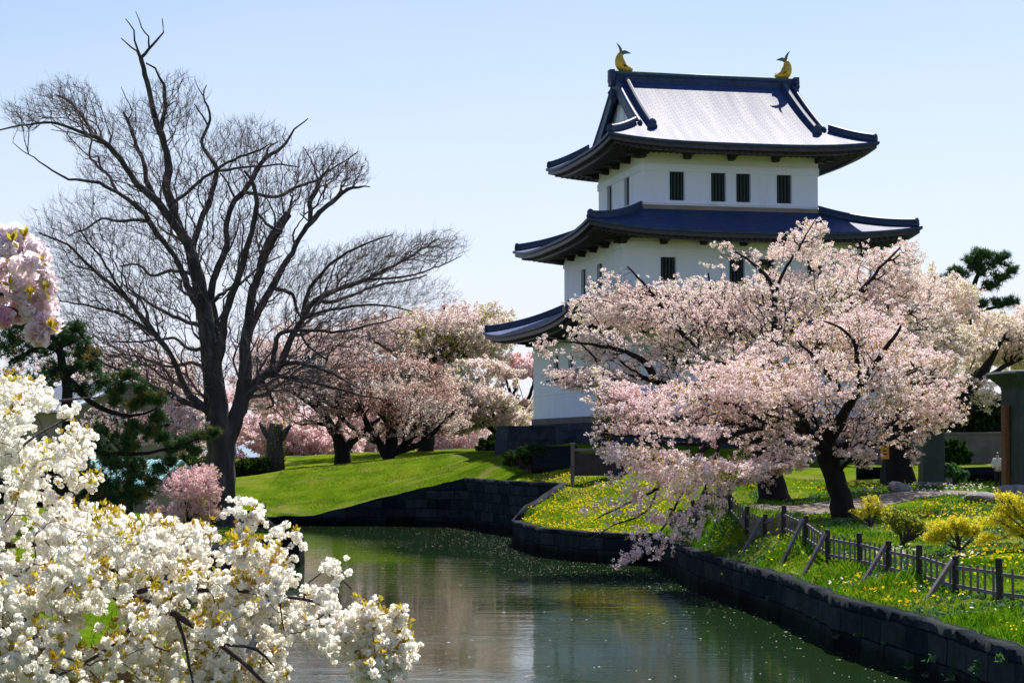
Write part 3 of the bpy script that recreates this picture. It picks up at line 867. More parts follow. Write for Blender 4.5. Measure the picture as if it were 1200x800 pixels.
def skirt_tier(Ao, Bo, Ai, Bi, zmid, ztop, up, Aw, Bw, zwall):
    quads = []
    S, T = np.linspace(-1, 1, 49), np.linspace(0, 1, 15)
    s, t = np.meshgrid(S, T, indexing='ij')
    def zf(s, t): return zmid + (ztop - zmid) * (0.72 * t + 0.28 * t * t) + up * np.abs(s) ** 3.2 * (1 - t) ** 2
    for al, ou in SIDES:
        E, O, I, J = (Ao, Bo, Ai, Bi) if al[0] else (Bo, Ao, Bi, Ai)
        a = s * (E + (I - E) * t); o = O + (J - O) * t
        V = np.stack([al[0] * a + ou[0] * o, al[1] * a + ou[1] * o, zf(s, t)], -1)
        quads.append((V, np.stack([a, t * math.hypot(O - J, ztop - zmid)], -1)))
    roof = roof_sheet('roof', quads, keep)
    eaves(roof, Ao, Bo, Aw, Bw, zmid, up, zwall)
    for sx, sy in ((-1, -1), (1, -1), (1, 1), (-1, 1)):
        mb = MB()
        L = []
        for q in np.linspace(0.985, 0.055, 15):
            L.append((sx * (Ao + (Ai - Ao) * q), sy * (Bo + (Bi - Bo) * q), float(zf(1.0, q)) + .05))
        ridge_bar(mb, L, .34, .46)
        ornament(mb, L[-1], (sx, sy), .52)
        mb.build('corner_ridge', MAT['ridge_tile'], roof)
    # flat flashing where the roof meets the wall above
    fl = MB()
    for sx, sy in ((0, -1), (0, 1), (-1, 0), (1, 0)):
        if sy: fl.box((0, sy * (Bi + .10), ztop + .06), (2 * Ai + .4, .2, .34))
        else: fl.box((sx * (Ai + .10), 0, ztop + .06), (.2, 2 * Bi - .01, .34))
    fl.build('flashing', MAT['tan_wall'], roof, bevel=.03)
    return roof
skirt_tier(A1 + OV, B1 + OV, A2, B2, 13.75, 15.95, .68, A1, B1, 13.55)
skirt_tier(A2 + OV, B2 + OV, A3, B3, 20.33, 22.55, .68, A2, B2, 20.1)

def top_roof():
    Ao, Bo, zmid, up, zr = A3 + OV, B3 + OV, 27.02, .50, 33.2
    G = 7.15                               # half length of the gable roof
    def prof(w): t = 1 - w / Bo; return zmid + (zr - zmid) * (0.80 * t + 0.20 * t * t)
    kx = Bo / (Ao)                          # unused slope ratio keeps hips at 45 degrees in plan
    vg = Bo - (Ao - G)                      # where gable foot meets the front slope
    quads = []
    for sg in (-1, 1):
        # upper part of the slope (between the gables) and lower part running out to the corners
        w1 = np.linspace(0, vg, 18); w2_ = np.linspace(vg, Bo, 12)
        s = np.linspace(-1, 1, 61)
        W1, S1 = np.meshgrid(w1, s, indexing='ij')
        U = S1 * (G + .12)
        sc = np.clip((W1 / Bo), 0, 1) ** 4
        Z = prof(W1) + up * np.abs(U / Ao) ** 3.2 * sc
        quads.append((np.stack([U, sg * W1, Z], -1), np.stack([U, -W1 * 1.16], -1)))
        W2, S2 = np.meshgrid(w2_, s, indexing='ij')
        U = S2 * (G + (W2 - vg))
        Z = prof(W2) + up * np.abs(U / Ao) ** 3.2 * np.clip(W2 / Bo, 0, 1) ** 4
        quads.append((np.stack([U, sg * W2, Z], -1), np.stack([U, -W2 * 1.16], -1)))
        # side skirt
        o = np.linspace(G - .75, Ao, 14); O_, S3 = np.meshgrid(o, s, indexing='ij')
        Vv = S3 * np.maximum(Bo - (Ao - O_), 0)
        Z = prof(Bo - (Ao - O_)) + up * np.abs(Vv / Bo) ** 3.2 * np.clip((Bo - (Ao - O_)) / Bo, 0, 1) ** 4
        quads.append((np.stack([sg * O_, Vv, Z], -1), np.stack([Vv, -O_ * 1.16], -1)))
    roof = roof_sheet('roof', quads, keep)
    eaves(roof, Ao, Bo, A3, B3, zmid, up, 26.72)
    for sg in (-1, 1):
        g = MB()
        ug = sg * (G - .7)
        L = [(ug, v, prof(abs(v)) - .1) for v in np.linspace(-vg, vg, 25)]
        for i in range(24):
            a, b = L[i], L[i + 1]
            zb = prof(vg) - .35
            g.add([(ug, a[1], zb), (ug, b[1], zb), b, a], [(0, 1, 2, 3)])
        for v in (-3.2, -1.6, 0, 1.6, 3.2):
            g.box((ug + sg * .06, v, (prof(vg) - .2 + prof(abs(v)) - .5) / 2), (.1, .14, prof(abs(v)) - prof(vg) - .3))
        g.build('gable_wall', MAT['plaster'], roof)
        # barge boards: broad curved bands under the gable edge
        for sv in (-1, 1):
            b = MB(); rings = []
            for w in np.linspace(0.02, vg + .45, 18):
                z = prof(w); h = .95 + .12 * (w / vg)
                u0, u1 = sg * (G + .10), sg * (G - .12)
                rings.append([(u0, sv * w, z + .10), (u1, sv * w, z + .10), (u1, sv * w, z - h), (u0, sv * w, z - h)])
            b.loft(rings)
            b.build('barge_board', MAT['ridge_tile'], roof)
            # edge tiles over the barge board
            e = MB()
            e.tube([(sg * (G + .02), sv * w, prof(w) + .12) for w in np.linspace(.1, vg + .5, 18)], .17, 8)
            e.build('gable_edge_tiles', MAT['ridge_tile'], roof, smooth=True)
            d = MB()
            L = [(sg * (G - .75), sv * w, prof(w) + .02) for w in np.linspace(.35, vg + .95, 18)]
            ridge_bar(d, L, .36, .48)
            ornament(d, L[-1], (0, sv), .62)
            d.build('descending_ridge', MAT['ridge_tile'], roof)
            h = MB(); L = []
            for q in np.linspace(.12, .93, 14):
                u = G + (Ao - G) * q; w = vg + (Bo - vg) * q
                L.append((sg * u, sv * w, prof(w) + up * (u / Ao) ** 3.2 * (w / Bo) ** 4 + .04))
            ridge_bar(h, L, .32, .44)
            ornament(h, L[-1], (sg, sv), .46)
            h.build('corner_ridge', MAT['ridge_tile'], roof)
        p = MB()
        p.tube([(sg * (G + .12), 0, zr - .9), (sg * (G + .22), 0, zr - 1.1), (sg * (G + .2), 0, zr - 1.9)], [.34, .42, .12], 10)
        p.build('gable_pendant', MAT['ridge_tile'], roof, smooth=True)
    m = MB()
    ridge_bar(m, [(-G - .18, 0, zr - .16), (G + .18, 0, zr - .16)], .50, .66)
    m.build('main_ridge', MAT['ridge_tile'], roof)
    c = MB()
    c.tube([(-G - .2, 0, zr + .50), (G + .2, 0, zr + .50)], .15, 10)
    c.build('ridge_cap', MAT['patina'], roof, smooth=True)
    for sg in (-1, 1):
        o = MB()
        for k, (dz, s) in enumerate(((.55, .34), (.25, .42), (-.08, .50), (-.42, .40))):
            o.box((sg * (G + .34), 0, zr + dz), (.42 - .04 * k, s * 2.2, .30))
        ornament(o, (sg * (G + .3), 0, zr - .25), (sg, 0), .9)
        o.build('ridge_end_tile', MAT['ridge_tile'], roof, bevel=.04)
    return roof, G, zr
_, RG, RZ = top_roof()

def ridge_fish(sg, label):
    """gold fish-shaped roof ornament: head on the ridge, tail forked in the air"""
    root = empty('roof_fish', (KX + math.cos(TH) * sg * (RG - .55), KY + math.sin(TH) * sg * (RG - .55), RZ + .62), label, 'roof ornament', TH, 'gold fish on the castle ridge')
    root.location = [root.location[0] * KS, root.location[1] * KS, EYE + (root.location[2] - EYE) * KS]
    root.scale = (KS, KS, KS)
    k = -sg                                 # the head looks inward along the ridge
    S = [(.80, .12, .08), (.60, .17, .16), (.30, .24, .29), (-.02, .36, .43), (-.18, .66, .42), (-.22, .98, .34), (-.18, 1.22, .25), (-.12, 1.42, .17)]
    b = MB(); rings = []
    S = catmull(np.array(S), .09)
    for i, (x, z, r) in enumerate(S):
        t = S[min(i + 1, len(S) - 1)][:2] - S[max(i - 1, 0)][:2]; t = t / np.linalg.norm(t)
        nx, nz = -t[1], t[0]
        rings.append([(k * (x + nx * r * math.cos(a)), .72 * r * math.sin(a), z + nz * r * math.cos(a)) for a in np.linspace(0, 2 * math.pi, 14, endpoint=False)])
    b.loft(rings)
    b.build('body', MAT['gold'], root, smooth=True)
    def fin(name, pts, th, mat, sc_=1.0):
        f = MB(); n = len(pts)
        pts = [(k * (x * sc_), .0 + z * sc_) for x, z in pts]
        cx_, cz_ = np.mean([p[0] for p in pts]), np.mean([p[1] for p in pts])
        V = [(x, -th * .2, z) for x, z in pts] + [(x, th * .2, z) for x, z in pts] + [(cx_, -th, cz_), (cx_, th, cz_)]
        F = []
        for i in range(n):
            j = (i + 1) % n
            F += [(i, j, 2 * n), (j + n, i + n, 2 * n + 1), (i, i + n, j + n, j)]
        f.add(V, F); f.build(name, mat, root)
    fin('tail_fin', [(-.20, 1.26), (-.22, 1.50), (-.30, 1.75), (-.46, 2.02), (-.22, 1.84), (-.06, 1.62), (.0, 1.40)], .08, MAT['patina'], 1.10)
    fin('tail_fin', [(-.16, 1.26), (-.06, 1.44), (.18, 1.50), (.44, 1.40), (.66, 1.28), (.38, 1.26), (.14, 1.22), (.0, 1.12)], .08, MAT['patina'], 1.10)
    for i in range(6):
        z = .42 + .16 * i
        fin('back_spine', [(-.40 + .03 * i, z - .1), (-.62 + .05 * i, z + .07), (-.38 + .03 * i, z + .1)], .04, MAT['gold'])
    for y in (-1, 1):
        f = MB(); f.tube([(k * .18, y * .18, .30), (k * .05, y * .42, .5), (k * -.12, y * .5, .72)], [.13, .10, .02], 6, flat=.5)
        f.build('side_fin', MAT['gold'], root)
    fin('jaw', [(.48, .06), (.78, .10), (.86, .22), (.70, .24), (.82, .34), (.62, .40), (.44, .34)], .14, MAT['gold'])
ridge_fish(-1, 'gold forked-tail fish at the ridge end above the visible castle gable')
ridge_fish(1, 'gold forked-tail fish at the castle ridge end away from the visible gable')

# stone base, sill course and the projecting stone block
def battered(name, half_t, half_b, z1, z0, mat, parent, loc=None):
    V, F, UV = [], [], []
    n = 12
    for al, ou in SIDES:
        Et, Ot = half_t if al[0] else half_t[::-1]
        Eb, Ob = half_b if al[0] else half_b[::-1]
        o = len(V)
        for j in range(5):
            f = j / 4
            for i in range(n + 1):
                s = -1 + 2 * i / n
                g = f ** 1.4
                a = s * (Eb + (Et - Eb) * g); q = Ob + (Ot - Ob) * g
                V.append((al[0] * a + ou[0] * q, al[1] * a + ou[1] * q, z0 + (z1 - z0) * f)); UV.append((a + 7 * al[0], z0 + (z1 - z0) * f))
        for j in range(4):
            for i in range(n):
                k = o + j * (n + 1) + i
                F.append((k, k + 1, k + n + 2, k + n + 1))
    o = len(V)
    for x, y in ((-1, -1), (1, -1), (1, 1), (-1, 1)):
        V.append((x * half_t[0], y * half_t[1], z1)); UV.append((x * half_t[0], y * half_t[1]))
    F.append((o, o + 1, o + 2, o + 3))
    return npmesh(name, np.array(V), np.array(F), mat, parent, uv=np.array(UV))
battered('stone_base', (A1 + .25, B1 + .25), (A1 + 1.3, B1 + 1.3), 6.72, 2.6, MAT['castle_stone'], keep)
sb = MB(); sb.box((0, 0, 6.96), (2 * A1 + .28, 2 * B1 + .28, .476)); sb.build('sill_course', MAT['concrete'], keep, bevel=.04)
blk = empty('stone_platform', (at(616, 520, 131)[0], 131.5, 3.7), 'dark stone platform beside the foot of the castle wall', 'stone platform', TH)
o = battered('stone_face', (1.62, 1.8), (1.85, 2.05), 2.72, -.8, MAT['castle_stone'], blk)
# ---------------------------------------------------------------- growing trees
def hermite(P0, P1, T0, T1, k, jit, rng):
    L = np.linalg.norm(P1 - P0, axis=1)[:, None]
    t = np.linspace(0, 1, k + 1)[None, :, None]
    a, b = P0[:, None], P1[:, None]
    m0, m1 = (T0 * L * .75)[:, None], (T1 * L * .75)[:, None]
    H = (2 * t**3 - 3 * t**2 + 1) * a + (t**3 - 2 * t**2 + t) * m0 + (-2 * t**3 + 3 * t**2) * b + (t**3 - t**2) * m1
    if jit: H[:, 1:-1] += rng.normal(0, 1, (len(P0), k - 1, 3)) * (L * jit)[:, None]
    return H

def tubes(P, R, sides):
    """P [E,K,3], R [E,K] -> vertices, quads of open tubes"""
    E, K = R.shape
    T = np.gradient(P, axis=1); T /= np.linalg.norm(T, axis=2, keepdims=True) + 1e-12
    ref = np.where(np.abs(T[:, :1, 2:3]) > .9, np.array([1., .2, 0]), np.array([.1, .15, .98]))
    A = np.cross(T, np.broadcast_to(ref, T.shape)); A /= np.linalg.norm(A, axis=2, keepdims=True) + 1e-12
    B = np.cross(A, T)
    an = np.linspace(0, 2 * np.pi, sides, endpoint=False)
    V = P[:, :, None] + R[:, :, None, None] * (np.cos(an)[None, None, :, None] * A[:, :, None] + np.sin(an)[None, None, :, None] * B[:, :, None])
    idx = np.arange(E * K * sides).reshape(E, K, sides)
    a, b = idx[:, :-1], idx[:, 1:]
    F = np.stack([a, np.roll(a, -1, 2), np.roll(b, -1, 2), b], -1).reshape(-1, 4)
    return V.reshape(-1, 3), F

class Tree:
    """limbs traced as polylines in the place's own space, twigs grown to fill crown volumes"""
    def __init__(self, seed):
        self.rng = np.random.default_rng(seed)
        self.P = np.zeros((0, 3)); self.par = np.zeros(0, int); self.rad = np.zeros(0); self.path = np.zeros(0); self.T = np.zeros((0, 3))
        self.limbs = []
    def limb(self, px, d0=None, dd=0.0, step=0.35, wob=0.02):
        """px: list of (px, py, diameter in photo pixels); starts on the nearest existing wood; dd = change of depth along it"""
        px = np.array(px, float)
        if len(self.P):
            q = to_px(self.P)
            k = int(np.argmin((q[:, 0] - px[0, 0]) ** 2 + (q[:, 1] - px[0, 1]) ** 2))
            d0 = self.P[k, 1]
        else: k = -1
        n = len(px)
        arc = np.r_[0, np.cumsum(np.hypot(*np.diff(px[:, :2], axis=0).T))]; arc /= arc[-1]
        d = d0 + dd * arc
        pts = at(px[:, 0], px[:, 1], d)
        if k >= 0: pts[0] = self.P[k]
        rr = px[:, 2] / 2 * d / F_PX
        C = catmull(np.c_[pts, rr], step)
        pts, rr = C[:, :3].copy(), np.maximum(C[:, 3], 0.006)
        if len(pts) > 3: pts[1:-1] += self.rng.normal(0, wob, (len(pts) - 2, 3)) * np.minimum(1, rr[1:-1] / .05)[:, None]
        o = len(self.P)
        T = np.gradient(pts, axis=0) if len(pts) > 1 else np.zeros_like(pts); T /= np.linalg.norm(T, axis=1)[:, None] + 1e-9
        self.limbs.append((pts, rr))
        if k >= 0: pts_, rr_, T_ = pts[1:], rr[1:], T[1:]
        else: pts_, rr_, T_ = pts, rr, T
        m = len(pts_)
        par = np.arange(o - 1, o + m - 1); par[0] = k
        base = self.path[k] if k >= 0 else 0
        seg = np.linalg.norm(np.diff(pts, axis=0), axis=1)
        path = base + np.cumsum(seg) if k >= 0 else np.r_[0, np.cumsum(seg)]
        self.P = np.vstack([self.P, pts_]); self.par = np.r_[self.par, par]; self.rad = np.r_[self.rad, rr_]
        self.path = np.r_[self.path, path]; self.T = np.vstack([self.T, T_])
        return self
    def grow(self, A, bf=0.35, r0=0.008, ex=2.4, skip_low=0, rmax=0.12):
        n0 = len(self.P); M = len(A)
        A = np.asarray(A, float)
        best = np.full(M, 1e9); bp = np.zeros(M, int)
        for s in range(0, n0, 400):
            ids = np.arange(s, min(n0, s + 400)); ids = ids[ids >= skip_low]
            if not len(ids): continue
            c = np.linalg.norm(A[:, None] - self.P[None, ids], axis=2) + bf * self.path[None, ids]
            j = c.argmin(1); v = c[np.arange(M), j]
            u = v < best; best[u] = v[u]; bp[u] = ids[j[u]]
        P = np.vstack([self.P, A]); path = np.r_[self.path, np.zeros(M)]; par = np.r_[self.par, np.zeros(M, int)]
        alive = np.arange(M); order = []
        cur = best.copy()
        done = np.zeros(M, bool)
        X = A.copy()
        for it in range(M):
            i = int(np.argmin(cur))
            p = bp[i]; g = n0 + i
            par[g] = p; path[g] = path[p] + np.linalg.norm(P[g] - P[p])
            order.append(g); cur[i] = 1e12; done[i] = True
            dv = A - A[i]
            c = np.sqrt(np.einsum('ij,ij->i', dv, dv)) + bf * path[g]
            u = (c < cur) & ~done
            cur[u] = c[u]; bp[u] = g
        load = np.zeros(n0 + M); kids = np.zeros(n0 + M, int)
        np.add.at(kids, par[n0:], 1)
        tip = np.arange(n0 + M) >= n0
        load[n0:][kids[n0:] == 0] = 1
        for g in reversed(order):
            if par[g] >= n0: load[par[g]] += load[g]
        rad = np.r_[self.rad, np.zeros(M)]
        rad[n0:] = np.minimum(r0 * np.maximum(load[n0:], 1) ** (1 / ex), rmax)
        for g in order: rad[g] = min(rad[g], rad[par[g]] * 0.85)
        T = np.vstack([self.T, np.zeros((M, 3))])
        dv = P[n0:] - P[par[n0:]]; T[n0:] = dv / (np.linalg.norm(dv, axis=1)[:, None] + 1e-9)
        # children pull the tangent along
        self.P, self.par, self.rad, self.path, self.T, self.n0, self.order = P, par, rad, path, T, n0, order
        e = np.arange(n0, n0 + M); p = par[e]
        T0 = T[p] * np.where(p < n0, 0.35, 1.0)[:, None] * .7 + .5 * T[e]
        self.K = 3
        self.H = hermite(P[p], P[e], T0, T[e], self.K, 0.035, self.rng)
        ra = np.minimum(rad[p], rad[e] * 1.5)
        self.HR = ra[:, None] + (rad[e] - ra)[:, None] * np.linspace(0, 1, self.K + 1)[None]
        self.er = rad[e]
        return self
    def wood(self, root, mat_trunk, mat_twig, base, thick=0.05, trunk_name='trunk', twig_name='twigs', bark=0.06):
        mbv, mbf, o = [], [], 0
        for pts, rr in self.limbs:
            s = 12 if rr.max() > .12 else 7
            V, F = tubes(pts[None], rr[None], s)
            k = np.repeat(rr, s)
            nrm = V - np.repeat(pts, s, 0)
            f = 1 + bark * 4 * (vnoise(V[:, 0] * 3 + V[:, 1] * 2, V[:, 2] * .8, .35, 9) - .5) * (k > .08)
            V = np.repeat(pts, s, 0) + nrm * f[:, None]
            mbv.append(V); mbf.append(F + o); o += len(V)
        if mat_twig is None:                            # small trees: boughs and twigs are one piece with the trunk
            V, F = tubes(self.H, self.HR, 5); mbv.append(V); mbf.append(F + o)
        npmesh(trunk_name, np.vstack(mbv) - base, np.vstack(mbf), mat_trunk, root, smooth=True)
        if mat_twig is None: return
        if hasattr(self, 'H'):
            vs, fs, o = [], [], 0
            for lo, hi, s in ((thick, 9, 6), (.018, thick, 4), (0, .018, 3)):
                m = (self.er >= lo) & (self.er < hi)
                if not m.any(): continue
                V, F = tubes(self.H[m], self.HR[m], s); vs.append(V); fs.append(F + o); o += len(V)
            return npmesh(twig_name, np.vstack(vs) - base, np.vstack(fs), mat_twig, root, smooth=True)
    def along(self, n, rmax=0.03, spread=0.1, region=None):
        """random points on the thin wood"""
        m = np.where(self.er < rmax)[0]
        L = np.linalg.norm(self.H[m][:, -1] - self.H[m][:, 0], axis=1) + .02
        k = self.rng.choice(m, n, p=L / L.sum())
        f = self.rng.random(n) * self.K
        i = np.minimum(f.astype(int), self.K - 1); f = f - i
        Q = self.H[k, i] * (1 - f)[:, None] + self.H[k, i + 1] * f[:, None]
        return Q + self.rng.normal(0, spread, (n, 3)), self.H[k, -1] - self.H[k, 0]

def blob(rng, n, px, py, rx, ry, d, dr, edge=0.35):
    """n points in an ellipsoid given as seen: centre, half width, half height (photo pixels), depth, half depth (m)"""
    u = rng.normal(0, 1, (n, 3)); u /= np.linalg.norm(u, axis=1)[:, None]
    r = rng.random(n) ** edge
    u *= r[:, None]
    return at(px + u[:, 0] * rx, py + u[:, 1] * ry, d + u[:, 2] * dr)

def clump(Q, s, seed):
    """flattened 3-d clumps, 0..1: foliage sits in layered sprays with gaps between"""
    a = vnoise(Q[:, 0] + .35 * Q[:, 1], Q[:, 2] * 1.9 + .2 * Q[:, 0], 1.5 * s, seed)
    b = vnoise(Q[:, 1] - .3 * Q[:, 0], Q[:, 2] * 1.9, 1.9 * s, seed + 1)
    return .58 * a + .42 * b

def quads(C, rng, size, tilt=None, aspect=1.0, bend=0.25):
    """one kite-shaped petal/leaf per point, random facing"""
    n = len(C)
    size = np.broadcast_to(size, (n,))
    u = rng.normal(0, 1, (n, 3)); u /= np.linalg.norm(u, axis=1)[:, None]
    w = rng.normal(0, 1, (n, 3)); w -= (w * u).sum(1)[:, None] * u; w /= np.linalg.norm(w, axis=1)[:, None] + 1e-9
    nn = np.cross(u, w)
    s = size[:, None]
    V = np.stack([C - u * s, C + w * s * .7 * aspect + nn * s * bend, C + u * s, C - w * s * .7 * aspect + nn * s * bend], 1)
    F = np.arange(n * 4).reshape(n, 4)
    return V.reshape(-1, 3), F

def puffs(C, rng, m, spread, size, tone=None, tvar=0.18):
    """clusters of m petals round every point"""
    n = len(C)
    u = rng.normal(0, 1, (n, m, 3)); u /= np.linalg.norm(u, axis=2, keepdims=True)
    r = spread * (0.45 + 0.55 * rng.random((n, m, 1)))
    Q = (C[:, None] + u * r * np.array([1, 1, .85])).reshape(-1, 3)
    V, F = quads(Q, rng, size * (0.7 + 0.6 * rng.random(n * m)))
    base = rng.random(n) if tone is None else tone
    t = np.clip(np.repeat(base, m) + rng.normal(0, tvar, n * m), 0, 1)
    return V, F, t

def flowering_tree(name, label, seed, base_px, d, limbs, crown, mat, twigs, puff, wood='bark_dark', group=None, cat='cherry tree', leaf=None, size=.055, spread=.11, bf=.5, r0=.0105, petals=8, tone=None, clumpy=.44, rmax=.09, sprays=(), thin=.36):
    base = at(*base_px, d)
    root = empty(name, base, label, cat, 0, group)
    t = Tree(seed)
    for i, L in enumerate(limbs):
        pts, dd = L
        t.limb(pts, d0=d, dd=dd)
    S = d / 75.0
    A = np.vstack([np.vstack([blob(t.rng, int(twigs * w * 1.7), *e), blob(t.rng, int(twigs * w * .22), e[0], e[1], e[2] * 1.18, e[3] * 1.22, e[4], e[5] * 1.15, .2)]) for e, w in crown])
    A = A[clump(A, S, seed) > clumpy]
    for line, ds, jit, ns in sprays:                    # long drooping shoots
        C_ = catmull(np.array(line, float), 2.0); k_ = t.rng.integers(0, len(C_), ns)
        j_ = t.rng.normal(0, jit, (ns, 2)) * (1.25 - .75 * k_ / len(C_))[:, None]
        A = np.vstack([A, at(C_[k_, 0] + j_[:, 0], C_[k_, 1] + j_[:, 1], ds + t.rng.normal(0, jit * d / F_PX, ns))])
    t.grow(A, bf=bf, r0=r0, rmax=rmax)
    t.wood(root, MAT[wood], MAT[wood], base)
    Q, _ = t.along(int(puff * 1.25), .035, .07)
    Q = Q[(clump(Q, S * .5, seed + 5) > thin) | (t.rng.random(len(Q)) < .12)]
    tn = None
    if tone is not None: tn = tone(Q, t.rng)
    V, F, tt = puffs(Q, t.rng, petals, spread, size, tn)
    o = npmesh('crown', V - base, F, MAT[mat], root, tone=tt)
    if leaf:
        lm, frac, ls = leaf
        n = int(puff * frac)
        Q2, _ = t.along(n, .03, .12)
        cl = vnoise(Q2[:, 0] + Q2[:, 2], Q2[:, 2] * 1.3, 1.4, seed)
        Q2 = Q2[cl > .5]
        V, F, tt = puffs(Q2, t.rng, 6, .16, ls)
        npmesh('leaves', V - base, F, MAT[lm], root, tone=tt)
    return root, t

